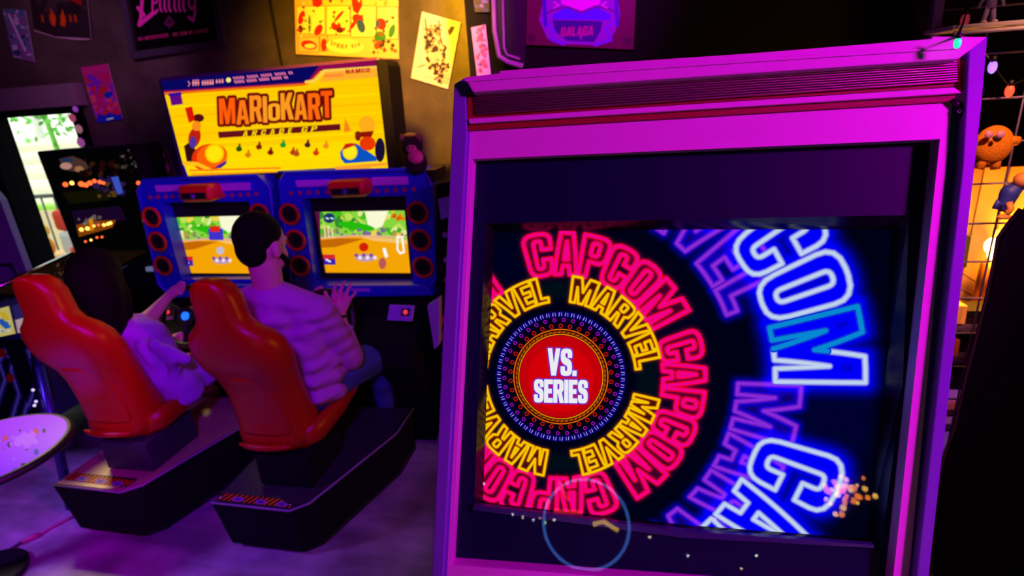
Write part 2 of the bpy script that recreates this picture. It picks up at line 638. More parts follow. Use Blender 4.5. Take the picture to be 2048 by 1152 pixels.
def board(name, pl, pts, cv, w0, w1, edge, parent=None, emit=0.0, rough=.6):
    """flat board: drawn front at w1, plain edges and back"""
    fr = [pl.hit(x, y, w1) for x, y in pts]
    bk = [p - pl.n * (w1 - w0) for p in fr]
    n = len(fr)
    vs = fr + bk
    fs = [tuple(range(n)), tuple(range(n, 2 * n))[::-1]] + [(i, n + i, n + (i + 1) % n, (i + 1) % n) for i in range(n)]
    me = bpy.data.meshes.new(name)
    me.from_pydata([tuple(v) for v in vs], [], fs)
    uvl = me.uv_layers.new(name='UVMap')
    for i, li in enumerate(me.polygons[0].loop_indices):
        uvl.data[li].uv = cv.uvn(fr[i])
    a = (fr[1] - fr[0]).cross(fr[2] - fr[0])
    if a.dot(pl.n) < 0:
        me.flip_normals()
    me.materials.append(imgmat(name + '_print', cv, emit, rough))
    me.materials.append(edge)
    for k, p in enumerate(me.polygons): p.material_index = 0 if k == 0 else 1
    return link(name, me, None, parent)


BLACK = mat('black_plastic', (.006, .006, .008), .45)
MATT = mat('black_paint', (.004, .004, .005), .85, spec=.2)
CHROME = mat('chrome', (.6, .6, .62), .2, 1.0)
PAPER = mat('paper_edge', (.7, .68, .62), .8)

# ================================================================== the room
YB = 3.40          # back wall
def struct(o):
    o['kind'] = 'structure'
    return o


def floor_mat():
    m = bpy.data.materials.new('worn_concrete')
    m.use_nodes = True
    n, l = m.node_tree.nodes, m.node_tree.links
    b = n['Principled BSDF']
    g = n.new('ShaderNodeTexCoord')
    mp = n.new('ShaderNodeMapping')
    mp.inputs['Scale'].default_value = (1.0, 4.5, 1)
    mp.inputs['Rotation'].default_value = (0, 0, math.radians(-20))
    l.new(g.outputs['Object'], mp.inputs[0])
    t = n.new('ShaderNodeTexNoise')
    t.inputs['Scale'].default_value = 1.6
    t.inputs['Detail'].default_value = 7
    t.inputs['Distortion'].default_value = .8
    l.new(mp.outputs[0], t.inputs[0])
    t2 = n.new('ShaderNodeTexNoise')
    t2.inputs['Scale'].default_value = 5
    t2.inputs['Detail'].default_value = 6
    l.new(g.outputs['Object'], t2.inputs[0])
    mx = n.new('ShaderNodeMath')
    mx.operation = 'MULTIPLY'
    l.new(t.outputs[0], mx.inputs[0])
    l.new(t2.outputs[0], mx.inputs[1])
    r = n.new('ShaderNodeValToRGB')
    r.color_ramp.elements[0].position = .12
    r.color_ramp.elements[0].color = (.20, .18, .19, 1)
    r.color_ramp.elements[1].position = .42
    r.color_ramp.elements[1].color = (.62, .58, .58, 1)
    l.new(mx.outputs[0], r.inputs[0])
    l.new(r.outputs[0], b.inputs['Base Color'])
    b.inputs['Roughness'].default_value = .38
    bp = n.new('ShaderNodeBump')
    bp.inputs['Strength'].default_value = .15
    l.new(t2.outputs[0], bp.inputs['Height'])
    l.new(bp.outputs[0], b.inputs['Normal'])
    return m


def wall_mat():
    m = bpy.data.materials.new('olive_paint')
    m.use_nodes = True
    n, l = m.node_tree.nodes, m.node_tree.links
    b = n['Principled BSDF']
    g = n.new('ShaderNodeTexCoord')
    t = n.new('ShaderNodeTexNoise')
    t.inputs['Scale'].default_value = 2.2
    t.inputs['Detail'].default_value = 8
    t.inputs['Roughness'].default_value = .62
    l.new(g.outputs['Object'], t.inputs[0])
    r = n.new('ShaderNodeValToRGB')
    r.color_ramp.elements[0].position = .35
    r.color_ramp.elements[0].color = (.03, .026, .022, 1)
    r.color_ramp.elements[1].position = .72
    r.color_ramp.elements[1].color = (.12, .105, .08, 1)
    l.new(t.outputs[0], r.inputs[0])
    l.new(r.outputs[0], b.inputs['Base Color'])
    b.inputs['Roughness'].default_value = .42
    bp = n.new('ShaderNodeBump')
    bp.inputs['Strength'].default_value = .3
    bp.inputs['Distance'].default_value = .02
    l.new(t.outputs[0], bp.inputs['Height'])
    l.new(bp.outputs[0], b.inputs['Normal'])
    return m


WM = wall_mat()
XL, XR, YF, ZC = -5.4, 2.3, -2.0, 2.75
struct(box('floor', ((XL + XR) / 2, (YF + YB) / 2, -.05), (XR - XL + .2, YB - YF + .2, .1), floor_mat()))
struct(box('ceiling', ((XL + XR) / 2, (YF + YB) / 2, ZC + .05), (XR - XL + .2, YB - YF + .2, .1), MATT))
struct(box('wall_left', (XL - .05, (YF + YB) / 2, ZC / 2), (.1, YB - YF + .2, ZC), MATT))
struct(box('wall_right', (XR + .05, (YF + YB) / 2, ZC / 2), (.1, YB - YF + .2, ZC), MATT))
struct(box('wall_front', ((XL + XR) / 2, YF - .05, ZC / 2), (XR - XL + .2, .1, ZC), MATT))
# back wall with the window opening
wx0, wx1, wz0, wz1 = -4.47, -3.70, .72, 1.862
vs, fs = [], []
for (x0, x1, z0, z1) in ((XL, wx0, 0, ZC), (wx1, XR, 0, ZC), (wx0, wx1, 0, wz0), (wx0, wx1, wz1, ZC)):
    k = len(vs)
    for y in (YB, YB + .12):
        vs += [(x0, y, z0), (x1, y, z0), (x1, y, z1), (x0, y, z1)]
    fs += [(k, k + 1, k + 2, k + 3), (k + 4, k + 7, k + 6, k + 5), (k, k + 4, k + 5, k + 1), (k + 3, k + 2, k + 6, k + 7), (k, k + 3, k + 7, k + 4), (k + 1, k + 5, k + 6, k + 2)]
bw = struct(mesh('wall_back', vs, fs, WM))
# seam batten on the back wall
a, b = onY(537, -40, YB), onY(563, 140, YB)
struct(box('trim_1', ((a.x + b.x) / 2, YB - .004, 1.4), (.014, .012, 2.7), mat('dark_seam', (.01, .008, .006), .6)))
# grey beam over the window
BEAM = mat('grey_beam', (.23, .2, .22), .7, noise=7)
b0, b1 = onY(0, 232, YB - .06), onY(150, 175, YB - .06)
struct(box('trim_2', ((XL + b1.x) / 2, YB - .035, (b0.z + .02 + b1.z) / 2 + .02), (b1.x - XL, .07, b1.z - b0.z), BEAM))
# window frame and glass
FR = mat('window_black_frame', (.004, .004, .005), .95, spec=.0)
wf = struct(thing('window_1', None, None, (wx0, YB, wz0)))
del_keys = [k for k in ('label', 'category') if k in wf]
t = .05
for (n_, x0, x1, z0, z1) in (('jamb', wx0 - .12, wx0 + .012, wz0 - .1, wz1 + .06), ('jamb', wx1, wx1 + .07, wz0 - .1, wz1 + .06), ('head', wx0, wx1, wz1, wz1 + .06), ('sill', wx0, wx1, wz0 - .05, wz0)):
    box(n_, ((x0 + x1) / 2, YB + .05, (z0 + z1) / 2), (x1 - x0, .18, z1 - z0), FR, wf)
box('pane', ((wx0 + wx1) / 2, YB + .05, (wz0 + wz1) / 2), (wx1 - wx0, .006, wz1 - wz0), glass('window_glass'), wf)
# grey-blue door leaf left of the window, standing open
DL = mat('grey_blue_door', (.16, .2, .30), .5)
dr = struct(thing('door_1', None, None, (-4.3, 2.95, 0)))
q = [onY(-60, 330, 3.0), onY(0, 400, 3.0), onY(60, 560, 3.0), onY(95, 700, 3.0), onY(-60, 700, 3.0)]
slab('door_panel', q, [p + Vector((0, .045, 0)) for p in q], DL, dr)
tube('door_handle', [onY(0, 530, 2.97), onY(22, 528, 2.95), onY(34, 545, 2.95), onY(36, 580, 2.95), onY(30, 600, 2.97)], .008, BLACK, dr)
# black partition to the right of the amber wall
YP = 2.92
pa = onY(928, 0, YP)
struct(box('wall_middle', ((pa.x + 1.25) / 2, YP + .05, ZC / 2), (1.25 - pa.x, .1, ZC), MATT))

# ------------------------------------------------------------------ outside the window
st = thing('stone_steps', 'pale stone steps outside beyond the window', 'steps', (-9.5, 7.6, 0))
STN = mat('pale_stone', (.52, .50, .38), .9, noise=9)
for i in range(9):
    box('step', (-9.9, 7.2 + i * .25, .72 + i * .105), (4.6, .27, .11), STN if i % 2 else mat('worn_stone', (.66, .64, .55), .9, noise=9), st)
box('side_wall', (-7.45, 8.45, .9), (.3, 2.2, 1.6), mat('white_render', (.8, .8, .76), .9), st)
wh_ = thing('white_building', 'white building with a column outside, seen through window', 'building', (-12, 10.5, -.4))
WR = MATS['white_render']
box('facade', (-12, 10.8, 2.0), (12, .3, 4.8), WR, wh_)
tube('column', [(-12.6, 10.3, -.4), (-12.6, 10.3, 3.5)], .16, WR, wh_, seg=14)
GR = mat('lawn', (.22, .45, .04), .95, noise=14)
prop(box('lawn_strip', (-8.8, 6.95, .66), (5, .25, .06), GR), 'narrow strip of grass before the outside steps', 'lawn')
ga = prop(box('garden_wall', (-8.8, 6.9, .1), (5, .35, 1.06), mat('tan_wall', (.45, .36, .22), .9, noise=12)), 'low tan wall under the grass strip outside', 'wall')
pv = mat('pavement', (.55, .52, .45), .9, noise=12)
struct(box('pavement', (-7, 7.5, -.45), (16, 8, .1), pv))
tr = thing('tree', 'green leafy tree outside seen through top of window', 'tree', (-6.9, 6.3, -.4))
tube('trunk', [(-7.45, 6.3, -.4), (-7.30, 6.3, 1.3), (-7.35, 6.3, 2.1), (-7.3, 6.3, 3.0)], .05, mat('mossy_bark', (.10, .34, .03), .9), tr, rs=[.035, .03, .028, .02])
LV = mat('leaf_green', (.10, .40, .05), .8)
bm = bmesh.new()
R = random.Random(3)
for i in range(520):
    c = Vector((R.gauss(-6.80, .36), R.gauss(6.3, .3), R.gauss(2.12, .22)))
    d = Vector((R.gauss(0, 1), R.gauss(0, 1), R.gauss(0, 1))).normalized() * .045
    e = d.cross(Vector((R.gauss(0, 1), R.gauss(0, 1), 1))).normalized() * .03
    bm.faces.new([bm.verts.new(c - d), bm.verts.new(c + e), bm.verts.new(c + d), bm.verts.new(c - e)])
lf = frombm('foliage', bm, LV, tr)
lf['kind'] = 'stuff'
# small table with bright things outside the window
ot = thing('garden_table', 'tan table top just outside the window', 'table', (-5.2, 4.25, -.4))
box('table_top', (-5.15, 4.3, .60), (.8, .5, .03), mat('tan_top', (.85, .5, .25), .6), ot)
for x in (-5.5, -4.8):
    for y in (4.1, 4.5): tube('leg', [(x, y, -.4), (x, y, .6)], .02, BLACK, ot)
cu = thing('cushion', 'red cushion with white lower half on the table outside', 'cushion', (-5.13, 4.3, .615))
box('upper', (-5.15, 4.32, .945), (.26, .10, .20), mat('cushion_red', (.85, .05, .02), .8), cu, .04)
box('lower', (-5.11, 4.30, .735), (.26, .12, .22), mat('cushion_white', (.85, .88, .85), .8), cu, .04)
ball('strap', (-4.98, 4.2, .675), (.10, .05, .05), MATS['cushion_red'], cu)
ol = thing('lantern', 'orange and yellow lantern on the table outside', 'lantern', (-5.4, 4.2, .615))
ball('bowl', (-5.36, 4.2, .72), (.09, .07, .10), mat('lantern_orange', (.95, .35, .02), .5), ol)
ball('shade', (-5.36, 4.2, .87), (.08, .07, .07), mat('lantern_yellow', (.95, .6, .05), .5), ol)
ball('cap', (-5.36, 4.2, .94), (.04, .04, .03), BLACK, ol)
fn = thing('metal_fence', 'black metal railing outside the window', 'fence', (-6.3, 5.0, -.4))
fx0, fx1 = onY(40, 396, 5.0), onY(140, 390, 5.0)
zt = fx0.z
tube('rail', [(fx0.x - .5, 5.0, zt), (fx1.x + .6, 5.0, zt + .02)], .022, BLACK, fn)
tube('rail', [(fx0.x - .5, 5.0, zt - .75), (fx1.x + .6, 5.0, zt - .75)], .018, BLACK, fn)
for i in range(13):
    x = fx0.x - .4 + i * .17
    tube('baluster', [(x, 5.0, -.4), (x, 5.0, zt)], .010, BLACK, fn, seg=6)

# ================================================================== print and sign helpers
PW = wall(YB - .012)
PP = wall(YP - .012)


def poster(name, label, cat, pl, pts, res, bg, draw, th=.004, emit=0, rough=.55, edge=None, group=None):
    cv = Canvas(pl, pts, res, bg, th)
    draw(cv)
    return prop(board(name, pl, pts, cv, 0, th, edge or PAPER, None, emit, rough), label, cat, group)


# 1 bluish print, far left
def d(cv):
    cv.patches([(5, 18), (68, 125)], 90, [(.5, .5, .75), (.2, .2, .4), (.8, .8, .9), (.55, .35, .6), (.3, .5, .6)], 9, 1)
    cv.line([(18, 30), (50, 100)], 5, (.85, .85, .95))
poster('comic_print', 'narrow grey-blue comic print high on wall, farthest left', 'poster', PW, [(5, 17), (50, 20), (69, 125), (26, 114)], 120, (.45, .45, .62), d)


# 2 grey banner with orange lettering marks, bowed bottom
def d(cv):
    cv.fill([(56, -60), (172, -60), (178, 82), (66, 60)], (.16, .13, .14))
    cv.patches([(60, -20), (170, 20)], 20, [(.3, .25, .25), (.12, .1, .1)], 22, 4, .6)
    for x in (84, 100, 108, 122, 128, 140, 150):
        cv.line([(x, 32), (x + 2, 42)], 5, (.75, .28, .02))
    cv.fill([(100, 15), (112, 35), (110, 54), (102, 48)], (.9, .35, .02))
    cv.fill([(124, 16), (132, 40), (130, 54), (120, 50)], (.9, .35, .02))
    cv.line([(128, -10), (160, 5)], 8, (.6, .1, .05))
    cv.line([(68, 62), (110, 76), (178, 80)], 5, (.75, .7, .7))
poster('banner', 'dark grey hanging banner with orange lettering and bowed white lower edge', 'banner', PW, [(52, -70), (168, -70), (182, 80), (150, 80), (110, 75), (68, 62)], 200, (.12, .1, .11), d)


# 3 framed black picture with pink lettering
fp = thing('framed_picture', 'black framed picture with pink blackletter script and spade', 'picture', PW.hit(340, 50))
OUT = [(226, -90), (420, -110), (449, 92), (260, 119)]
INN = [(240, -78), (410, -96), (434, 80), (268, 103)]
ring_slab('frame', PW, OUT, INN, 0, .035, mat('dark_frame', (.05, .045, .07), .35), fp)
cv = Canvas(PW, [(226, -90), (449, 119), (449, -110), (226, 119)], 420, (.03, .028, .035), .012)
PK = (.95, .25, .75)
cx = {'L': [[(286, -30), (282, 35)], [(282, 35), (278, 50), (300, 32), (306, 26)], [(276, 16), (288, 30)]]}
for l in cx['L']: cv.line(l, 7, PK)
x = 305
for ch in 'emmy':
    if ch == 'e':
        cv.line([(x, -8), (x, 20), (x + 5, 27), (x + 10, 20)], 4.5, PK); cv.line([(x, -8), (x + 8, -12), (x + 9, 4), (x, 8)], 3.5, PK); x += 15
    elif ch == 'm':
        for i in range(3):
            cv.line([(x + i * 9, -14), (x + i * 9, 16), (x + i * 9 + 3, 22)], 4.5, PK)
            if i < 2: cv.line([(x + i * 9, -12), (x + i * 9 + 9, -17)], 3, PK)
        x += 29
    else:
        cv.line([(x, -16), (x, 12), (x + 5, 18), (x + 12, 12)], 4.5, PK)
        cv.line([(x + 12, -18), (x + 12, 26), (x + 8, 42), (x - 1, 34)], 4.5, PK); x += 16
cv.fill([(338, 30), (350, 46), (344, 52), (332, 52), (328, 46)], (.45, .12, .38))
cv.fill([(338, 37), (344, 46), (333, 47)], (.03, .028, .035))
cv.line([(338, 46), (339, 56)], 3, (.45, .12, .38))
cv.text('49% MOTHERFUCKER', (276, 82), (337, 74), 7.5, (.85, .2, .55))
cv.text('51% SON OF A BITCH', (346, 73), (417, 64), 7.5, (.9, .35, .5))
board('print', PW, INN, cv, 0, .012, BLACK, fp, 0, .25)


# 4 magenta poster
def d(cv):
    cv.fill([(195, 228), (243, 222), (246, 244), (192, 246)], (.15, .1, .9))
    cv.patches([(170, 150), (236, 225)], 60, [(.95, .05, .35), (.8, .1, .9), (.9, .1, .2), (.55, .1, .9), (1, .2, .5)], 11, 9)
    cv.fill([(163, 136), (214, 128), (216, 142), (166, 150)], (.9, .1, .6))
    cv.patches([(214, 180), (226, 200)], 4, [(.1, .15, .9)], 9, 2)
    cv.line([(214, 239), (226, 236)], 2.5, (.95, .9, 1))
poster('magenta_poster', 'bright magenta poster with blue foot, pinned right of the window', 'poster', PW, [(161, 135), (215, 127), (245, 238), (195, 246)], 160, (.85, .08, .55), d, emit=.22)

# 5 stickers beside the window
for i, (x, y, r, c) in enumerate(((150, 218, 8, (.55, .12, .8)), (144, 236, 10, (.8, .15, .25)), (157, 258, 10, (.7, .4, .35)), (161, 285, 11, (.7, .2, .6)))):
    c0 = PW.hit(x, y, .042)
    bm = bmesh.new()
    n = 14
    ring = [bm.verts.new(c0 + Vector((math.cos(k * 2 * math.pi / n), 0, math.sin(k * 2 * math.pi / n))) * (r / 330 * (1 if k % 2 else (.72, .8, .9, .86)[i]))) for k in range(n)]
    bm.faces.new(ring)
    g = bmesh.ops.extrude_face_region(bm, geom=bm.faces[:])
    bmesh.ops.translate(bm, vec=(0, .004, 0), verts=[v for v in g['geom'] if isinstance(v, bmesh.types.BMVert)])
    prop(frombm('sticker', bm, mat('sticker%d' % i, c, .5, emit=c, es=.22)), ('violet butterfly-like sticker, highest beside the window', 'red petal-edged sticker beside the window', 'tan petal-edged sticker beside the window', 'pink petal-edged sticker, lowest beside the window')[i], 'sticker')


# 6 yellow comic page poster (generic artwork)
def d(cv):
    Y = (.95, .86, .55)
    for (x0, x1, y0, y1) in ((593, 650, 12, 68), (653, 700, 12, 70), (702, 752, 12, 74), (754, 796, 14, 78)):
        cv.fill([(x0, y0), (x1, y0), (x1, y1), (x0, y1)], (.98, .9, .6))
        cv.line([(x0, y0), (x1, y0), (x1, y1), (x0, y1)], 1, (.35, .2, .05), True)
    cv.fill([(618, -40), (640, -40), (645, 8), (636, 15), (626, 12)], (.85, .06, .04))
    cv.fill([(698, -40), (722, -40), (724, 12), (716, 28), (706, 22)], (.85, .06, .04))
    R_, B_, G_ = (.82, .08, .05), (.1, .3, .6), (.15, .5, .15)
    for c, rx, ry, col, a in (((603, 35), 6, 14, R_, .3), ((601, 58), 5, 8, (.35, .15, .1), 0), ((619, 48), 3, 18, G_, 0), ((637, 60), 7, 12, R_, .5),
                              ((672, 52), 10, 9, R_, .4), ((678, 32), 3, 14, R_, .7), ((680, 60), 8, 6, (.3, .05, .05), 0),
                              ((716, 38), 12, 9, R_, .5), ((722, 52), 8, 14, B_, -.3), ((706, 50), 4, 10, R_, .6),
                              ((762, 48), 10, 12, R_, -.4), ((755, 48), 4, 8, B_, 0), ((760, 74), 12, 12, G_, .2), ((784, 62), 6, 14, G_, .3), ((758, 90), 10, 6, (.3, .15, .05), 0)):
        cv.oval(c, rx, ry, col, rot=a)
    for (x0, x1, y0, y1) in ((596, 638, 74, 104), (640, 655, 72, 102)):
        cv.line([(x0, y0), (x1, y0), (x1, y1), (x0, y1)], 1, (.4, .2, .05), True)
    cv.oval((618, 90), 16, 9, R_, rot=.2)
    cv.oval((620, 92), 11, 5, Y)
    cv.oval((648, 90), 6, 13, (.75, .1, .05))
    cv.oval((690, 92), 38, 14, (.98, .9, .6), rot=.05)
    n = 10
    T = 'SPIDER MAN'
    for i, ch in enumerate(T):
        if ch == ' ': continue
        x = 660 + i * 6.2
        y = 90 + 6 * math.sin(i / 9 * math.pi) + i * .4
        cv.text(ch, (x, y), (x + 4.5, y + (1.2 if i < 4 else -.6)), 9, (.75, .45, .1))
    cv.patches([(596, 14), (792, 74)], 46, [(.85, .12, .05), (.15, .3, .55), (.3, .12, .08), (.15, .5, .2), (.98, .85, .5)], 4.5, 77)
    cv.patches([(745, 80), (794, 106)], 16, [(.6, .3, .1), (.2, .15, .1), (.8, .2, .1)], 6, 8)
    cv.patches([(600, -30), (790, 8)], 26, [(.9, .6, .3), (.3, .15, .1), (.15, .3, .5), (.95, .85, .6)], 8, 11)
poster('comic_page_poster', 'large pale comic page poster of small framed panels, above lit sign', 'poster', PW, [(588, -45), (796, -45), (798, 118), (592, 108)], 560, (.9, .75, .45), d)


# 7 white tilted poster with ink drawing
def d(cv):
    K = (.03, .02, .02)
    cv.fill([(850, 38), (858, 55), (868, 50), (878, 42), (880, 70), (884, 90), (896, 118), (900, 150), (896, 172), (878, 160), (866, 140), (852, 136), (852, 110), (846, 85), (850, 60)], (.82, .74, .6))
    cv.patches([(850, 50), (882, 98)], 40, [K, K, (.6, .5, .35)], 6, 21)
    cv.patches([(854, 95), (890, 140)], 36, [K, (.9, .8, .6), K], 7, 23)
    cv.patches([(870, 125), (897, 165)], 34, [K, K, (.8, .7, .5)], 6, 25)
    cv.line([(850, 38), (855, 75), (850, 100)], 2, K)
    cv.line([(878, 40), (880, 70), (886, 92)], 2, K)
    cv.fill([(895, 62), (902, 52), (910, 54), (906, 64), (899, 72)], K)
    cv.line([(836, 134), (850, 130)], 2.5, (.5, .4, .3))
    cv.line([(848, 152), (878, 158)], 1.6, (.75, .65, .5))
poster('ink_poster', 'small white tilted poster with tall black ink drawing on amber wall', 'poster', PW, [(844, 23), (921, 45), (896, 178), (822, 156)], 260, (.93, .88, .8), d)


# 8 purple strip
def d(cv):
    cv.patches([(955, 55), (972, 145)], 34, [(.45, .15, .5), (.7, .2, .5), (.3, .1, .5)], 7, 31, .8)
poster('purple_strip_poster', 'narrow upright pale purple poster on the black partition', 'poster', PP, [(942, 55), (971, 49), (982, 150), (954, 152)], 100, (.75, .5, .9), d)


def d(cv):
    cv.patches([(945, -10), (978, 24)], 20, [(.2, .15, .5), (.1, .08, .2), (.4, .35, .7)], 6, 33)
poster('dark_blue_print', 'small dark blue print at the upper edge of the black partition', 'poster', PP, [(943, -30), (976, -30), (980, 24), (950, 24)], 80, (.06, .05, .15), d)

# 10 rounded purple monitor shell
ms = thing('wall_monitor', 'dark boxy monitor with rounded purple rim hung on black partition', 'monitor', PP.hit(1010, 60))
rim = [(985, -60), (989, 60), (998, 112), (1016, 124), (1046, 132)]
tube('rim', [PP.hit(x, y, .06) for x, y in rim], .012, mat('purple_rim', (.45, .25, .5), .4), ms)
tube('rim', [PP.hit(x, y, .06) for x, y in [(1004, -60), (1008, 96), (1014, 110), (1040, 118)]], .006, mat('purple_rim', (1, 1, 1)), ms)
pslab('case', PP, [(985, -60), (1052, -60), (1050, 130), (1016, 122), (998, 110), (989, 60)], 0, .05, BLACK, ms)


# 11 purple arcade title panel
def d(cv):
    B, P_, V = (.02, .02, .55), (.85, .12, .8), (.45, .15, .95)
    cv.fill([(1100, -60), (1225, -60), (1240, 25), (1232, 60), (1220, 80), (1190, 90), (1130, 88), (1095, 78), (1078, 40)], (.55, .12, .8))
    cv.fill([(1120, -30), (1205, -30), (1200, 8), (1190, 12), (1163, 22), (1135, 12), (1122, 8)], (.95, .2, .95))
    cv.fill([(1105, 30), (1130, 16), (1148, 18), (1163, 28), (1178, 18), (1196, 16), (1222, 30), (1220, 40), (1105, 38)], (.25, .1, 1))
    cv.line([(1085, 30), (1110, 18), (1135, 14), (1162, 25), (1190, 13), (1218, 18), (1240, 30)], 4, (.4, .1, .6))
    cv.fill([(1105, 40), (1205, 42), (1202, 60), (1188, 84), (1135, 82), (1110, 62)], B)
    cv.line([(1085, 40), (1108, 62), (1104, 80), (1128, 88)], 6, V)
    cv.line([(1236, 36), (1212, 58), (1222, 80), (1190, 90)], 6, V)
    for x in (1088, 1232):
        cv.line([(x, 0), (x + 3, 50)], 7, (.15, .1, .8))
    cv.line([(1108, 4), (1118, 10), (1108, 16)], 3, (.9, .5, .9))
    cv.line([(1212, 4), (1204, 10), (1214, 16)], 3, (.9, .5, .9))
    cv.text('GALAGA', (1121, 73), (1186, 70), 18, (.75, .12, .6), slant=.15, gap=.06, line=(.35, .05, .45), lw=3)
    cv.fill([(1160, 66), (1166, 70), (1162, 82), (1158, 72)], (.6, .2, .7))
    for c in ((1063, 76), (1254, 82)): cv.oval(c, 9, 9, (.25, .01, .1))
poster('arcade_title_panel', 'maroon arcade title panel with purple scalloped emblem and blue banner', 'sign', PP, [(1056, -70), (1275, -70), (1267, 99), (1049, 89)], 620, (.36, .03, .16), d, th=.012, edge=mat('maroon_edge', (.3, .03, .15), .5))


# 12 round-motif print left of the kart sign
def d(cv):
    cv.fill([(296, 296), (318, 290), (345, 350), (345, 362), (310, 362)], (.25, .11, .02))
    for c, r in (((320, 312), 11), ((327, 338), 14)):
        cv.oval(c, r, r + 1, (.15, .02, .2)); cv.oval(c, r - 2, r - 1, (.62, .08, .55))
    cv.line([(338, 300), (348, 340)], 1.5, (.5, .25, .05))
poster('round_motif_print', 'small print with two magenta discs, beside the lit sign', 'poster', PW, [(296, 296), (330, 292), (352, 352), (310, 362)], 110, (.22, .07, .03), d, emit=.12)

# ================================================================== racing machines
YS = 2.70
PK_ = wall(YS)
BLUE = mat('blue_shell', (.012, .025, .62), .35, coat=.3)
DBLUE = mat('dark_blue_shell', (.01, .012, .2), .5)
ORNG = mat('orange_plastic', (.75, .045, .008), .4)
REDV = mat('red_vinyl', (.56, .020, .003), .33, spec=.45, bump=.03, noise=60)
LILAC = mat('lilac_panel', (.55, .35, .75), .5)


def game_picture(cv, x0, x1, y0, y1, second):
    """a kart race view: sky, hedges, dirt track, a plain kart"""
    w, h = x1 - x0, y1 - y0
    X = lambda t: x0 + t * w
    Yy = lambda t: y0 + t * h
    cv.fill([(X(-.3), Yy(-.1)), (X(1.3), Yy(-.1)), (X(1.3), Yy(.5)), (X(-.3), Yy(.5))], (.55, .85, .25))
    cv.patches([(X(-.1), Yy(0)), (X(1.1), Yy(.4))], 60, [(.3, .75, .1), (.75, .9, .35), (.9, .95, .6), (.2, .55, .2), (.95, .85, .3)], w * .07, 41 + second)
    cv.fill([(X(.5), Yy(-.05)), (X(.78), Yy(-.05)), (X(.7), Yy(.25)), (X(.56), Yy(.33))], (1, 1, .85))
    cv.oval((X(.42), Yy(.25)), w * .2, h * .06, (.15, .75, .05), rot=.15)
    cv.patches([(X(.02), Yy(.3)), (X(.98), Yy(.43))], 30, [(.5, .4, .6), (.75, .6, .3), (.3, .65, .2), (.7, .3, .4)], w * .04, 43)
    cv.fill([(X(-.3), Yy(.5)), (X(.2), Yy(.43)), (X(.55), Yy(.4)), (X(.9), Yy(.46)), (X(1.3), Yy(.5)), (X(1.3), Yy(1.2)), (X(-.3), Yy(1.2))], (.98, .66, .02))
    cv.fill([(X(-.3), Yy(.52)), (X(.25), Yy(.44)), (X(.5), Yy(.45)), (X(.2), Yy(.58)), (X(-.3), Yy(.62))], (.78, .42, .02))
    cv.fill([(X(.45), Yy(.41)), (X(1.3), Yy(.50)), (X(1.3), Yy(.58)), (X(.6), Yy(.48))], (.98, .78, .45))
    cv.line([(X(-.2), Yy(.46)), (X(.4), Yy(.40)), (X(1.2), Yy(.43))], h * .025, (.95, .7, .6))
    kx, ky = (.52, .72) if not second else (.55, .74)
    cv.oval((X(kx), Yy(ky + .03)), w * .11, h * .06, (.75, .6, .75))
    for i in range(6):
        cv.oval((X(kx - .1 + i * .04), Yy(ky - .01 + (i % 2) * .04)), w * .02, h * .03, (.95, .92, .95) if i % 2 else (.55, .3, .55))
    cv.oval((X(kx - .02), Yy(ky - .14)), w * .05, h * .07, (.85, .12, .02) if not second else (.8, .75, .8))
    cv.oval((X(.82 - .12), Yy(.84)), w * .04, h * .09, (.75, .35, .35)) if not second else None
    cv.fill([(X(.05), Yy(.7)), (X(.19), Yy(.7)), (X(.2), Yy(.86)), (X(.06), Yy(.86))], (.25, .12, .7))
    cv.fill([(X(.05), Yy(.7)), (X(.19), Yy(.7)), (X(.195), Yy(.77)), (X(.055), Yy(.77))], (.85, .15, .2))
    cv.line([(X(.10), Yy(.78)), (X(.14), Yy(.81))], h * .03, (.95, .95, 1))
    if not second:
        cv.line([(X(.86), Yy(.42)), (X(.91), Yy(.42)), (X(.93), Yy(.66)), (X(.89), Yy(.68)), (X(.86), Yy(.62))], w * .022, (1, 1, .95), True)
        cv.oval((X(.13), Yy(.12)), w * .06, h * .08, (.1, .2, .4)); cv.line([(X(.10), Yy(.12)), (X(.12), Yy(.13))], 3.2, (.8, .95, 1)); cv.line([(X(.15), Yy(.12)), (X(.17), Yy(.13))], 3.2, (.8, .95, 1))
        for i in range(3): cv.line([(X(.08 + i * .04), Yy(.28)), (X(.09 + i * .04), Yy(.43))], 2.2, (1, .9, .8))
        cv.patches([(X(.82), Yy(.06)), (X(.93), Yy(.14))], 6, [(1, .5, .02), (.9, .35, .02)], w * .04, 6)
        cv.line([(X(.72), Yy(.62)), (X(.74), Yy(.72))], 7, (1, 1, 1))
        cv.fill([(X(-.1), Yy(-.02)), (X(.03), Yy(-.02)), (X(.05), Yy(1.1)), (X(-.1), Yy(1.1))], (.35, .05, .25))
    else:
        cv.fill([(X(.38), Yy(.22)), (X(.56), Yy(.22)), (X(.57), Yy(.42)), (X(.40), Yy(.42))], (.25, .2, .8))
        cv.fill([(X(.40), Yy(.18)), (X(.53), Yy(.18)), (X(.52), Yy(.28)), (X(.41), Yy(.28))], (.9, .15, .1))


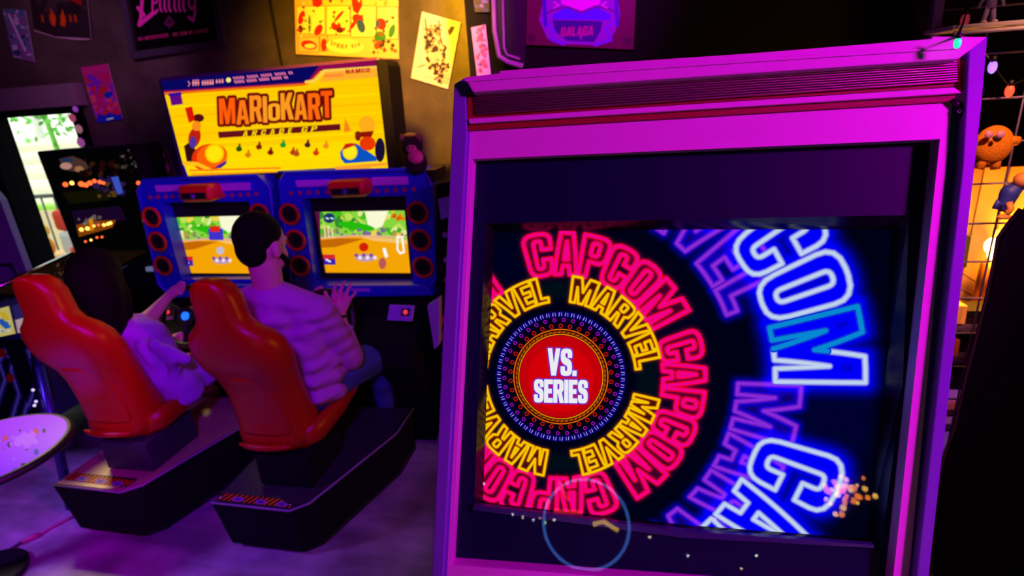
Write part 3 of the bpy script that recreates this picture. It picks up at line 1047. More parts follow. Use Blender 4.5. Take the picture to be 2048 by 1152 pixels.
def racer(label, D):
    out = D['outline']
    c0 = PK_.hit(*out[0])
    root = thing('racing_game_machine', label, 'arcade machine', (PK_.hit(sum(p[0] for p in out) / len(out), 500).x, YS + .3, 0), 'twin sit-down racing machines')
    gx0 = PK_.hit(*D['bez'][3]).x
    gx1 = PK_.hit(*D['bez'][2]).x
    fx0 = PK_.hit(*out[0]).x
    fx1 = PK_.hit(*out[3]).x
    # main tower behind the blue frame
    zt = PK_.hit(*out[1]).z
    box('tower', ((fx0 + fx1) / 2, YS + .31, zt / 2 - .02), (fx1 - fx0 - .05, .5, zt - .05), BLACK, root, .02)
    fr = ring_slab('screen_surround', PK_, out, D['bez'], -.06, .07, BLUE, root)
    # raised rim along the outline
    tube('edge_trim', [PK_.hit(x, y, .072) for x, y in out], .011, BLUE, fr, closed=True, seg=6)
    # recessed bezel and screen
    ring_slab('screen_bezel', PK_, D['bez'], D['scr'], -.05, .0, BLACK, root)
    cv = Canvas(PK_, D['scr'], 520, (.5, .8, .3), -.01)
    xs, ys = [p[0] for p in D['scr']], [p[1] for p in D['scr']]
    game_picture(cv, min(xs) + 6, max(xs), min(ys), max(ys), D['second'])
    board('screen', PK_, D['scr'], cv, -.04, -.01, BLACK, root, .95)
    # header lamps and camera pod
    for q in D['panels']:
        pslab('header_panel', PK_, q, .07, .078, LILAC, fr)
    p = D['pod']
    cx, cy = (p[0] + p[2]) / 2, (p[1] + p[3]) / 2
    ctr = PK_.hit(cx, cy, .11)
    rx = (PK_.hit(p[2], cy, .11) - PK_.hit(p[0], cy, .11)).length / 2
    rz = (PK_.hit(cx, p[3], .11) - PK_.hit(cx, p[1], .11)).length / 2
    pod = box('camera_pod', ctr, (2 * rx, .12, 2 * rz), ORNG, root, .028, seg=4)
    box('camera_window', ctr + Vector((0, -.062, -.01)), (1.45 * rx, .012, .75 * rz), BLACK, pod, .004)
    ball('lens', ctr + Vector((0, -.068, -.01)), (.014, .008, .014), mat('lens_glass', (.1, .1, .3), .05), pod)
    # row of little round marks under the header
    dots = []
    for q in D['marks']:
        for i in range(5):
            t_ = (i + .5) / 5
            disc('indicator', PK_.hit(q[0] + (q[2] - q[0]) * t_, q[1] + (q[3] - q[1]) * t_, .076), (0, -1, 0), .011, .006, mat('indicator_red', (.45, .03, .12), .5), fr, 10)
    for (x, y) in D['spk']:
        c = PK_.hit(x, y, .085)
        sp = disc('speaker', c, (0, -1, 0), .050, .012, BLACK, root)
        torus('speaker_ring', c + Vector((0, -.004, 0)), (0, -1, 0), .051, .0085, ORNG, sp)
        ball('cone', c + Vector((0, -.001, 0)), (.02, .006, .02), MATT, sp, seg=12)
    # lower lip and console
    lip = D['lip']
    pslab('lower_lip', PK_, lip, .03, .12, BLUE, root, .008)
    if D.get('tag'):
        pslab('lip_label', PK_, D['tag'], .12, .124, LILAC, root)
    zb = PK_.hit(*lip[2]).z
    Yc = YS - .38
    prof = [(YS - .08, zb + .01), (YS - .12, zb - .02), (Yc, zb - .12), (Yc - .02, zb - .22), (YS - .22, .25), (YS - .22, 0), (YS + .1, 0), (YS + .1, zb)]
    x0, x1 = fx0 + .06, fx1 - .06
    slab('console', [(x0, y, z) for y, z in prof], [(x1, y, z) for y, z in prof], MATT, root, .01)
    # steering wheel
    wc = Vector(D['wheel'])
    nn = Vector((0, -1, .45)).normalized()
    wh = torus('steering_wheel', wc, nn, .145, .016, BLACK, root, 36)
    disc('hub', wc + nn * .01, nn, .05, .03, BLACK, wh)
    disc('hub_light', wc + nn * .016, nn, .021, .006, mat('blue_lamp' if D['second'] else 'dim_lamp', (0, .1, .6), .4, emit=(.01, .14, 1), es=1.6 if D['second'] else .05), wh)
    for a in (90, 210, 330):
        v_ = Vector((math.cos(math.radians(a)), 0, 0)) + nn.cross(Vector((-1, 0, 0))) * math.sin(math.radians(a))
        tube('spoke', [wc, wc + v_ * .14], .012, BLACK, wh, seg=6)
    tube('column', [wc - nn * .02, wc - nn * .24], .028, BLACK, wh)
    for q in D['cards']:
        pts, col = q
        pl = Plane(wc - nn * .12, nn, Vector((0, .45, 1)))
        pc = pslab('card_reader', pl, pts, 0, .012, LILAC, root, .002)
        (ax, ay), (bx, by), (cx_, cy_), (dx, dy) = pts
        mx, my = (ax + bx + cx_ + dx) / 4, (ay + by + cy_ + dy) / 4
        pslab('button_plate', pl, [(mx + 2, my - 9), (mx + 19, my - 9), (mx + 17, my + 6), (mx, my + 6)], .012, .016, BLACK, pc)
        ball('red_button', pl.hit(mx + 9.5, my - 1.5, .017), (.012, .012, .012), mat('red_button', (.8, .05, .05), .4, emit=(1, .05, .1), es=.7), pc, seg=12)
    return root


DR = dict(second=0,
    outline=[(560, 366), (571, 346), (845, 338), (862, 363), (870, 560), (852, 590), (606, 591), (585, 567)],
    bez=[(605, 397), (811, 392), (826, 566), (629, 566)], scr=[(628, 424), (809, 421), (821, 547), (650, 546)],
    panels=[[(590, 361), (662, 359), (663, 372), (594, 374)], [(743, 355), (814, 353), (816, 369), (745, 371)]],
    pod=(663, 358, 739, 392), marks=[(572, 387, 662, 384), (745, 383, 836, 378)],
    spk=[(580, 428), (592, 480), (601, 531), (836, 425), (841, 480), (847, 534)],
    lip=[(606, 572), (852, 570), (868, 592), (612, 596)], tag=[(702, 577), (738, 577), (740, 583), (704, 583)],
    wheel=(-1.40, 2.26, .80), cards=[([(779, 609), (828, 611), (824, 643), (774, 640)], 0)])
DL_ = dict(second=1,
    outline=[(276, 381), (288, 360), (515, 352), (540, 376), (560, 562), (548, 586), (342, 591), (318, 569)],
    bez=[(322, 406), (498, 403), (525, 558), (364, 559)], scr=[(348, 435), (500, 431), (517, 548), (377, 547)],
    panels=[[(309, 371), (369, 369), (371, 382), (313, 384)], [(438, 367), (498, 365), (500, 380), (440, 382)]],
    pod=(370, 368, 436, 401), marks=[(292, 395, 368, 392), (440, 392, 520, 388)],
    spk=[(304, 434), (316, 483), (327, 531), (520, 428), (531, 480), (540, 531)],
    lip=[(342, 572), (548, 570), (556, 592), (345, 596)],
    wheel=(-2.16, 2.26, .82), cards=[([(312, 612), (345, 607), (344, 638), (304, 645)], 0)])
RM = racer('right sit-down racing machine, blue surround, red seat holding the man', DR)
LM = racer('left sit-down racing machine, blue surround, red seat holding the woman', DL_)

# ------------------------------------------------------------------ shared lit sign above the machines
PM = Plane((0, YS + .06, 0), (0, -1, .0), (0, 0, 1))
sg = thing('lit_sign', 'wide yellow backlit racing game sign above both machines', 'sign', PM.hit(550, 340))
SQ = [(322, 162), (752, 120), (776, 336), (372, 352)]
cv = Canvas(PM, [(315, 118), (790, 118), (790, 360), (315, 360)], 1300, (1.0, .80, 0.0), .06)
Yl = (1.0, .86, .0)
cv.fill([(320, 200), (780, 170), (780, 345), (360, 360)], (1, .80, 0))
for k in range(9):
    y = 175 + k * 19
    cv.line([(320, y + 22), (780, y - 8)], 1.5 + k % 3, (1, .90, 0) if k % 2 else (1, .72, 0), alpha=.7, soft=3)
cv.fill([(345, 300), (775, 278), (778, 332), (368, 350)], (1, .90, 0), .6)
# navy header with bevelled end
cv.fill([(315, 158), (640, 130), (618, 159), (606, 165), (330, 184), (318, 186)], (.03, .02, .36))
cv.fill([(640, 130), (770, 118), (770, 132), (640, 142), (622, 162), (606, 169), (330, 190), (318, 190), (318, 182), (606, 164), (618, 158)], (.55, .03, .3))
cv.line([(640, 145), (622, 163), (608, 169), (330, 187)], 4, (.95, .42, .05))
cv.line([(762, 134), (648, 142), (628, 162), (612, 164)], 5, (1, .82, .3))
cv.fill([(650, 144), (757, 135), (760, 154), (640, 164)], (1, .58, .3), .55)
cv.text('NAMCO', (692, 148), (740, 144), 8.5, (.75, .06, .12), gap=.14)
cv.line([(650, 152), (684, 150)], 5, (1, .55, .2))
cv.text('>', (376, 173), (381, 172.5), 11, (1, .55, .55))
for a_, b_, yy, hh in ((385, 400, 171, 10), (404, 429, 170, 8), (432, 449, 166, 6)):
    n = int((b_ - a_) / 5)
    for i in range(n):
        x = a_ + (b_ - a_) * (i + .3) / n
        cv.line([(x, yy - (x - a_) * .08), (x, yy - hh - (x - a_) * .08)], 2.6, (1, .55, .6))
        cv.line([(x - 1.5, yy - hh / 2), (x + 1.5, yy - hh / 2)], 2, (1, .6, .6))
cv.oval((457, 160), 5, 5, (1, .9, .5))
for row, (xa, xb, ya, yb) in enumerate(((468, 588, 156.5, 145), (470, 578, 164, 154))):
    n = 26
    for i in range(n):
        if i % 6 == 5: continue
        x = xa + (xb - xa) * i / n
        y = ya + (yb - ya) * i / n
        cv.line([(x - 1.2, y - 1.8), (x + 1.2, y + 1.8)], 2.3, (1, .5, .65))
# small violet plate
cv.fill([(338, 187), (361, 184), (366, 208), (343, 211)], (.38, .03, .5))
cv.line([(339, 190), (361, 187)], 5, (.2, .05, .6))
# title
wob = [(0, .98), (-.05, .92), (.02, 1.0), (-.03, 1.0), (.02, .66), (.03, 1.02), (.0, .96), (-.02, 1.0), (.02, 1.02)]
for lw, c in ((9, (.42, .03, .03)),):
    cv.text('MARIOKART', (439, 249), (666, 236), 53, (1, .42, .04), gap=.04, line=c, lw=lw, slant=.03, wob=wob, fill=False)
cv.text('MARIOKART', (439, 249), (666, 236), 53, (1, .45, .05), gap=.04, slant=.03, wob=wob, cols=[(1, .36, .04), (1, .48, .08), (1, .56, .12), (1, .60, .14), (1, .66, .12), (1, .60, .12), (1, .55, .1), (1, .42, .05), (1, .34, .03)])
cv.fill([(436, 264), (680, 248), (681, 260), (438, 276)], (.30, .02, .10))
for i in range(3): cv.line([(440, 267 + i * 3.4), (678, 251 + i * 3.4)], .9, (.55, .12, .1))
cv.text('ARCADE', (485, 273), (583, 266.5), 11, Yl, gap=.55, slant=.2)
cv.text('GP', (602, 265), (632, 263), 11, Yl, gap=.4, slant=.2)
# plain karts in place of the drivers' picture
O, O2 = (.98, .38, .02), (.9, .18, .03)
cv.fill([(368, 292), (378, 285), (392, 300), (388, 326), (374, 326)], (.2, .05, .08))
cv.oval((418, 315), 35, 27, O2, rot=-.2)
cv.oval((424, 312), 31, 24, O, rot=-.2)
cv.fill([(430, 334), (452, 322), (455, 316), (452, 328), (440, 337)], (.25, .1, .55))
cv.oval((429, 307), 19, 19, (1, .8, .0)); cv.oval((429, 307), 15, 15, (1, .9, .05))
cv.oval((389, 275), 12, 20, (.75, .12, .05), rot=.2); cv.oval((397, 236), 11, 8, (.3, .05, .08)); cv.fill([(370, 216), (384, 213), (390, 240), (378, 246)], (.85, .08, .02))
cv.oval((393, 252), 9, 10, (.98, .55, .1)); cv.oval((386, 285), 7, 12, (.3, .2, .6))
cv.fill([(680, 305), (690, 290), (714, 288), (752, 314), (754, 322), (690, 327), (682, 318)], (.04, .32, .75))
cv.oval((700, 304), 15, 16, (1, .85, 0)); cv.oval((700, 304), 12, 13, (1, .92, .1))
cv.fill([(685, 300), (690, 288), (702, 286), (716, 288)], (.8, .12, .05))
cv.oval((734, 250), 16, 18, (1, .68, .1)); cv.fill([(708, 265), (748, 262), (742, 275), (718, 274)], (.55, .08, .02)); cv.oval((735, 287), 16, 14, (.92, .22, .02))
cv.fill([(690, 236), (702, 262), (688, 264)], (.98, .5, .1)); cv.oval((760, 300), 10, 24, (.10, .06, .2)); cv.oval((716, 272), 6, 10, (.5, .1, .05))
for i, (x, y) in enumerate(((478, 298), (496, 310), (518, 294), (541, 305), (566, 290), (586, 305), (593, 308), (615, 290), (632, 306), (652, 292))):
    c = [(.15, .3, .05), (.85, .5, .05), (.5, .12, .02), (.5, .05, .05), (.1, .6, .2), (.75, .2, .05), (.7, .3, .1), (.3, .1, .15), (.85, .2, .05), (.95, .55, .1)][i]
    cv.oval((x, y), 6, 5, c); cv.oval((x + 1, y - 6), 2.5, 5, c, .9)
# lower banding
cv.fill([(355, 332), (368, 330), (376, 352), (362, 356)], (.12, .05, .6))
cv.line([(360, 326), (394, 328), (424, 342)], 8, (1, .75, .1))
cv.line([(380, 341), (560, 336)], 3, (.98, .5, .1)); cv.line([(384, 349), (560, 344)], 4, (1, .62, .1))
cv.fill([(556, 342), (672, 336), (672, 342), (552, 350)], (.1, .03, .5))
cv.line([(672, 336), (772, 328)], 5, (1, .6, .2)); cv.line([(672, 340), (740, 336)], 3, (.95, .6, .1))
board('sign_face', PM, SQ, cv, .03, .06, BLACK, sg, 1.0)
pslab('sign_case', PM, [(316, 160), (322, 155), (754, 114), (758, 118), (782, 338), (366, 358)], -.10, .03, mat('purple_case', (.10, .03, .2), .4), sg, .004)
pslab('end_cap', PM, [(753, 119), (768, 118), (775, 130), (790, 282), (803, 334), (776, 338)], -.1, .07, MATT, sg, .006)

# ------------------------------------------------------------------ pedestals and seats
GOLD = mat('lit_deck_plate', (.75, .58, .34), .32, .35, noise=12)  # gold tone carries the warm light reflected on the left deck
DARKP = mat('dark_deck', (.035, .03, .04), .35)


def decal(name, pl, pts, parent):
    cv = Canvas(pl, pts, 300, (.01, .01, .01), .002)
    (x0, y0), (x1, y1) = pts[3], pts[2]
    for i in range(15):
        t = i / 15
        x = x0 + (x1 - x0) * t
        y = y0 + (y1 - y0) * t
        cv.line([(x, y + 2), (x + 22, y - 12)], 4.2, (1, .42, .02))
    for t in (.2, .5, .78):
        x = x0 + (x1 - x0) * t + 12
        y = y0 + (y1 - y0) * t - 4
        cv.oval((x, y), 12, 5, (.65, .12, .75)); cv.oval((x, y), 6, 2.4, (.15, .08, .5))
    return board(name, pl, pts, cv, 0, .002, BLACK, parent, .0, .5)


def seat_unit(root, zt, top_m, P, ped):
    # pedestal: flares towards the machine
    x0, x1 = P['x0'], P['x1']
    Y0 = P['Y0']
    base = [(x0, Y0), (x1 - .06, Y0 - .01), (x1, Y0 + .04), (x1 + .17, Y0 + .55), (x1 + .17, 2.38), (x0 - .03, 2.38)]
    pr = thing('pedestal', None, None, ((x0 + x1) / 2, Y0 + .3, 0), None, root)
    ib = [((x - (x0 + x1) / 2) * .93 + (x0 + x1) / 2, (y - 2.38) * .96 + 2.38) for x, y in base]
    slab('plinth', [(x, y, .03) for x, y in ib], [(x, y, zt - .002) for x, y in base], MATT, pr, .004)
    slab('toe_board', [(x * 1, y + .03, 0) for x, y in ib], [(x, y + .03, .035) for x, y in ib], BLACK, pr)
    ins = [(x0 + .01, Y0 + .01), (x1 - .065, Y0), (x1 - .01, Y0 + .045), (x1 + .15, Y0 + .55), (x1 + .15, 2.37), (x0 - .02, 2.37)]
    slab('deck_plate', [(x, y, zt) for x, y in ins], [(x, y, zt + .006) for x, y in ins], top_m, pr)
    tube('deck_edge', [(x, y, zt + .003) for x, y in base[:5]], .0045, mat('purple_edge', (.4, .25, .45), .4), pr, seg=6)
    pl = Plane((0, 0, zt + .006), (0, 0, 1), (0, 1, 0))
    decal('warning_decal', pl, P['decal'], pr)
    for (x, y) in ((x0 + .025, Y0 + .03), (x1 - .07, Y0 + .02)):
        ball('bolt', (x, y, zt + .008), (.007, .007, .005), CHROME, pr, seg=8)
    # seat
    cx, cy = P['cx'], P['cy']
    s = thing('seat', None, None, (cx, cy, zt + .006), None, root)
    s['label'] = 'glossy red bucket seat'
    box('mount_box', (cx + .05, cy + .16, zt + .006 + (P['zb'] - zt) / 2), (.24, .28, P['zb'] - zt - .012), mat('mount_grey', (.03, .034, .05), .5) if ped else MATT, s, .006)
    # shell: sections from the bottom up (z, centre y of rear face, half width, depth)
    zb = P['zb']
    prof = [(0.00, .05, .12, .17), (.02, .03, .16, .21), (.06, .015, .18, .24), (.09, .02, .182, .235), (.12, .028, .178, .225), (.20, .020, .175, .22), (.30, .0, .178, .205), (.38, -.025, .19, .20), (.44, -.060, .212, .215),
            (.50, -.082, .222, .215), (.56, -.092, .215, .195), (.605, -.096, .19, .165), (.635, -.098, .145, .14), (.665, -.100, .112, .125), (.70, -.102, .105, .125),
            (.76, -.108, .100, .125), (.80, -.112, .086, .115), (.825, -.112, .064, .095), (.838, -.108, .036, .06)]
    secs = []
    N = 28
    for z, y, hw, dp in prof:
        z = z * P.get('hs', 1)
        sec = []
        for k in range(N):
            a = 2 * math.pi * k / N
            ca, sa = math.cos(a), math.sin(a)
            hw_k = .86
            ex = .62
            X = math.copysign(abs(ca) ** ex, ca) * hw * hw_k
            Yv = math.copysign(abs(sa) ** .75, sa) * dp / 2 + dp / 2
            # hollow front between the side wings
            if sa > 0 and .12 < z < .62:
                Yv -= (1 - (X / hw) ** 2) * dp * .42 * sa
            sec.append((cx + X, cy + y + Yv, zb + z))
        secs.append(sec)
    sh = loft('backrest', secs, REDV, s)
    # raised rear panel, narrower than the shell
    pz = [q_[0] for q_ in prof]; py_ = [q_[1] for q_ in prof]
    pp = [(z_, float(np.interp(z_, pz, py_)) + .001, h_) for z_, h_ in ((.10, .12), (.11, .135), (.20, .135), (.30, .128), (.38, .115), (.41, .09))]
    bm = bmesh.new()
    rows = []
    for z, y, hw in pp:
        rows.append([bm.verts.new((cx + hw * .86 * t_, cy + y - .003 + .014 * abs(t_) ** 3, zb + z * P['hs'])) for t_ in (-1, -.9, -.5, 0, .5, .9, 1)])
    for a_, b_ in zip(rows, rows[1:]):
        for i in range(6): bm.faces.new((a_[i], a_[i + 1], b_[i + 1], b_[i]))
    g = bmesh.ops.extrude_face_region(bm, geom=bm.faces[:])
    bmesh.ops.translate(bm, vec=(0, .03, 0), verts=[v for v in g['geom'] if isinstance(v, bmesh.types.BMVert)])
    frombm('back_panel', bm, REDV, s, True)
    tube('lumbar_roll', [(cx + t_ * .118, cy - .004 + .02 * t_ * t_, zb + .055) for t_ in np.linspace(-1, 1, 9)], .014, REDV, s, rs=[.006, .011, .013, .014, .014, .014, .013, .011, .006])
    # seat pan with raised side wings
    def pan(y, hw, zlo, zhi, wing):
        out = []
        for X, Z in ((-1, zlo + .03), (-1, zhi + wing), (-.82, zhi + wing), (-.7, zhi), (0, zhi - .01), (.7, zhi), (.82, zhi + wing), (1, zhi + wing), (1, zlo + .03), (.8, zlo), (0, zlo), (-.8, zlo)):
            out.append((cx + X * hw, cy + y, Z))
        return out
    loft('seat_pan', [pan(.08, .16, zb, zb + .06, .03), pan(.14, .19, zb - .01, zb + .06, .05), pan(.30, .20, zb + .01, zb + .075, .03), pan(.45, .20, zb + .04, zb + .09, .02), pan(.52, .19, zb + .06, zb + .10, .01)], REDV, s)
    return s, pr


UR = dict(x0=-1.655, x1=-1.235, Y0=1.60, cx=-1.435, cy=1.70, zb=.42, decal=[(437, 985), (560, 997), (585, 1016), (434, 999)], hs=.955)
UL = dict(x0=-2.44, x1=-2.02, Y0=1.60, cx=-2.20, cy=1.70, zb=.44, decal=[(150, 945), (275, 957), (250, 975), (128, 958)], hs=.955)
seat_unit(RM, .262, DARKP, UR, 0)
seat_unit(LM, .285, GOLD, UL, 1)

# ================================================================== people
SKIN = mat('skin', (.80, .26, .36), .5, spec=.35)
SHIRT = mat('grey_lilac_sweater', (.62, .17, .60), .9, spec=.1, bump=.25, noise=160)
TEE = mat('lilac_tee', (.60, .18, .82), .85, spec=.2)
JEANS = mat('blue_jeans', (.06, .09, .32), .85, spec=.2, bump=.2, noise=220)
def folds(m, sc, st):
    n, l = m.node_tree.nodes, m.node_tree.links
    w = n.new('ShaderNodeTexWave')
    w.bands_direction = 'Z'
    w.inputs['Scale'].default_value = sc
    w.inputs['Distortion'].default_value = 7
    w.inputs['Detail'].default_value = 1
    w.inputs['Detail Scale'].default_value = 1.2
    g = n.new('ShaderNodeTexCoord')
    l.new(g.outputs['Object'], w.inputs['Vector'])
    bp = n.new('ShaderNodeBump')
    bp.inputs['Strength'].default_value = st
    bp.inputs['Distance'].default_value = .02
    l.new(w.outputs['Fac'], bp.inputs['Height'])
    l.new(bp.outputs[0], n['Principled BSDF'].inputs['Normal'])


folds(SHIRT, 4.2, .45)
folds(TEE, 2.4, .7)
folds(JEANS, 2.5, .4)
HAIRD = mat('dark_hair', (.005, .002, .002), .75, spec=.12, bump=.4, noise=120)
SHOE = mat('dark_shoe', (.02, .015, .03), .5)


def V(px, py, Y): return onY(px, py, Y)


def rotz(a, t=0):
    return Matrix.Rotation(math.radians(a), 3, 'Z') @ Matrix.Rotation(math.radians(t), 3, 'X')


# ---- man in the right seat (faces the screen, +Y, head turned a little right)
hc = V(524, 492, 1.93)
man = thing('person', 'man with short dark hair and beard, pale sweater and jeans, one hand raised', 'person', (-1.42, 1.95, .55))
HR = rotz(-14)
def hp(x, y, z): return hc + HR @ Vector((x, y, z))
neck = V(538, 572, 1.93)
shL, shR = V(478, 612, 1.97), V(634, 622, 1.99)
elR, wrR = V(700, 716, 2.13), V(680, 632, 2.20)
palm = V(677, 610, 2.21)
elL, wrL = V(545, 690, 2.22), V(618, 604, 2.33)
hip = Vector((-1.44, 1.98, .60))
ch = [[(neck - Vector((0, 0, .06)), .062), (neck, .058), (hp(0, -.01, -.06), .062)],
      [(shR, .05), (elR, .045), (wrR, .027)],
      [(wrR, .027), (palm, .036)],
      [(shL, .05), (elL, .045), (wrL, .028)], [(neck - Vector((0, 0, .06)), .06), (shR, .05)], [(neck - Vector((0, 0, .06)), .06), (shL, .05)],
      [(neck - Vector((0, .02, .10)), .05), (hip + Vector((0, .03, .25)), .08), (hip + Vector((0, .05, 0)), .09)]]
# raised right hand: back of hand towards us, fingers up and spread
pu = (palm - wrR).normalized()
for kx, ky, tx, ty, r in ((667, 595, 672, 567, .0095), (678, 592, 688, 564, .0098), (689, 596, 702, 568, .0095), (696, 604, 712, 584, .0085)):
    b0 = V(kx, ky, 2.215)
    t_ = V(tx, ty, 2.235)
    mid = b0.lerp(t_, .5) + Vector((0, -.005, 0))
    ch.append([(wrR + pu * .01, .020), (b0.lerp(wrR, .4), .0165), (b0, r + .003), (mid, r), (t_, r * .85)])
ch.append([(palm + Vector((-.01, 0, -.02)), .018), (V(660, 606, 2.215), .014), (V(654, 595, 2.225), .011), (V(650, 584, 2.235), .009)])
# left hand on the wheel, fingers bent over the rim
hl = V(628, 594, 2.34)
ch.append([(wrL, .027), (hl, .031)])
for k, tip in enumerate(((645, 578), (649, 584), (651, 590), (650, 597))):
    t_ = V(*tip, 2.35)
    b0 = hl + Vector((.008, 0, .018 - k * .012))
    ch.append([(b0, .010), (b0.lerp(t_, .6) + Vector((0, .012, .008)), .009), (t_, .0075)])
ch.append([(hl, .012), (V(633, 580, 2.33), .011), (V(643, 575, 2.32), .009)])
ells = [(hp(0, .0, .02), (.078, .098, .112), HR), (hp(0, .035, -.05), (.062, .065, .065), HR), (hp(0, .1, -.012), (.014, .022, .02), HR),
        (hp(.082, -.005, -.012), (.010, .022, .034), HR), (hp(-.082, -.005, -.012), (.010, .022, .034), HR), (hp(0, .082, -.052), (.03, .016, .012), HR)]
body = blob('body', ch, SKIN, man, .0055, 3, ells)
for s_ in (-1, 1):
    ball('eye', hp(.033 * s_, .083, .012), .012, mat('eye_white', (.7, .7, .7), .3), man, seg=12)
# hair cap, higher at the sides, and beard
blob('hair', [], HAIRD, man, .007, 3, [(hp(0, -.012, .047), (.084, .100, .098), HR), (hp(0, -.052, .0), (.070, .055, .075), HR)])
blob('beard', [[(hp(-.066, .03, -.045), .012), (hp(-.045, .068, -.082), .018), (hp(0, .082, -.093), .021), (hp(.045, .068, -.082), .018), (hp(.066, .03, -.045), .012)]], HAIRD, man, .007, 3)
# sweater
w1 = V(688, 662, 2.18)
sw = [[(neck - Vector((0, 0, .045)), .078), (shR + Vector((0, 0, -.005)), .072)], [(neck - Vector((0, 0, .045)), .078), (shL + Vector((0, 0, -.005)), .072)],
      [(shR, .073), (shR.lerp(elR, .5), .071), (elR, .064), (w1, .044)], [(shL, .073), (elL, .06), (elL.lerp(wrL, .75), .045)],
      [(shR + Vector((-.06, .0, -.06)), .10), (hip + Vector((.085, .03, .18)), .108), (hip + Vector((.09, .04, .0)), .115)],
      [(shL + Vector((.06, .0, -.06)), .10), (hip + Vector((-.08, .03, .18)), .108), (hip + Vector((-.07, .04, .0)), .115)],
      [(neck - Vector((0, .0, .13)), .10), (hip + Vector((0, .03, .2)), .115)]]
for k, (z, ex) in enumerate(((.13, .006), (.055, .008), (-.02, .010))):
    sw.append([(hip + Vector((.14, -.05, z)), .030 + ex), (hip + Vector((.20, .03, z - .015)), .022 + ex), (hip + Vector((.18, .10, z - .03)), .018 + ex)])
mid_ = (shL + shR) / 2
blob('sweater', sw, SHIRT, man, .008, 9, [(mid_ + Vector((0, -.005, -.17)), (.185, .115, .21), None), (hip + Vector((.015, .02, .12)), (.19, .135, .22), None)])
torus('cuff', w1.lerp(wrR, .08), (w1 - wrR), .037, .009, SHIRT, man)
torus('watch_band', wrR.lerp(palm, -.02), (palm - wrR), .029, .0065, BLACK, man)
box('watch', wrR + Vector((-.004, -.031, .0)), (.03, .008, .022), mat('orange_watch', (.9, .25, .02), .4, emit=(1, .3, .02), es=.7), man, .003)
# jeans and shoes
knR, anR = V(758, 712, 2.40), V(772, 815, 2.45)
knL, anL = V(660, 730, 2.42), V(690, 830, 2.46)
blob('jeans', [[(hip + Vector((.09, .03, -.02)), .11), (hip.lerp(knR, .5) + Vector((.05, 0, .01)), .096), (knR, .080), (knR.lerp(anR, .5), .062), (anR, .045)],
               [(hip + Vector((-.08, .03, -.02)), .11), (knL, .064), (knL.lerp(anL, .5), .054), (anL, .045)], [(hip + Vector((.09, .03, -.02)), .11), (hip + Vector((-.09, .03, -.02)), .11)]], JEANS, man, .009, 4)
for a_ in (anR, anL):
    so = blob('shoe', [[(a_ + Vector((0, -.02, -.07)), .038), (a_ + Vector((.01, .08, -.085)), .036), (a_ + Vector((.015, .16, -.10)), .026)], [(a_, .035), (a_ + Vector((0, -.01, -.07)), .038)]], SHOE, man, .008, 3)
    box('sole', a_ + Vector((.006, .06, -.125)), (.085, .27, .022), mat('pale_sole', (.6, .5, .65), .6), so, .01)

# ---- woman in the left seat
hw_ = V(196, 560, 1.95)
wom = thing('person', 'woman with long dark hair and lilac t-shirt, arm stretched to the wheel', 'person', (-2.2, 1.95, .55))
HW = rotz(28)
def wp(x, y, z): return hw_ + HW @ Vector((x, y, z))
nkW = wp(0, -.005, -.13)
hipW = Vector((-2.18, 2.0, .60))
sR, sL = V(258, 662, 1.99), V(150, 660, 1.97)
eR, wR = V(300, 634, 2.12), V(338, 592, 2.22)
hR = V(352, 580, 2.25)
chw = [[(nkW, .045), (wp(0, 0, -.06), .05)], [(nkW, .045), (nkW - Vector((0, 0, .07)), .045), (hipW + Vector((0, .03, .2)), .07), (hipW + Vector((0, .04, 0)), .08)],
       [(nkW - Vector((0, 0, .05)), .05), (sR, .042), (eR, .037), (wR, .023), (hR, .027)], [(nkW - Vector((0, 0, .05)), .05), (sL, .042)],
       [(sL, .04), (V(240, 740, 2.10), .036), (V(340, 690, 2.28), .024), (V(352, 676, 2.30), .026)]]
for k, tip in enumerate(((369, 566), (370, 572), (369, 578), (366, 584))):
    t_ = V(*tip, 2.25)
    b0 = hR + Vector((.012, 0, .02 - k * .011))
    chw.append([(b0, .009), (b0.lerp(t_, .55) + Vector((0, 0, .012)), .0085), (t_, .007)])
chw.append([(hR + Vector((0, 0, -.01)), .011), (V(362, 588, 2.24), .008)])
for k in range(4):
    b0 = V(352, 676, 2.30) + Vector((.012, 0, .02 - k * .012))
    chw.append([(b0, .009), (b0 + Vector((.02, .01, .006)), .0085), (b0 + Vector((.03, .01, -.015)), .0075)])
knW = V(386, 722, 2.36)
chw.append([(hipW + Vector((.09, .04, 0)), .09), (knW, .055), (knW + Vector((0, .1, -.32)), .036)])
chw.append([(hipW + Vector((-.09, .04, 0)), .09), (knW + Vector((-.2, 0, 0)), .055), (knW + Vector((-.2, .1, -.32)), .036)])
blob('body', chw, SKIN, wom, .0065, 3, [(wp(0, 0, .015), (.072, .092, .108), HW), (wp(0, .035, -.05), (.054, .058, .06), HW), (wp(0, .094, -.012), (.012, .02, .018), HW)])
for s_ in (-1, 1):
    ball('eye', wp(.03 * s_, .078, .012), .011, mat('eye_white', (1, 1, 1)), wom, seg=12)
blob('hair', [[(wp(0, -.05, .03), .10), (wp(0, -.06, -.07), .102), (wp(.0, -.065, -.17), .09), (wp(.0, -.06, -.24), .06)],
              [(wp(.065, -.01, .02), .035), (wp(.075, .0, -.08), .032), (wp(.075, -.02, -.17), .028)], [(wp(-.065, -.01, .02), .035), (wp(-.075, .0, -.1), .035), (wp(-.075, -.02, -.19), .03)]],
     HAIRD, wom, .009, 4, [(wp(0, -.012, .04), (.102, .115, .11), HW)])
slv = sR.lerp(eR, .42)
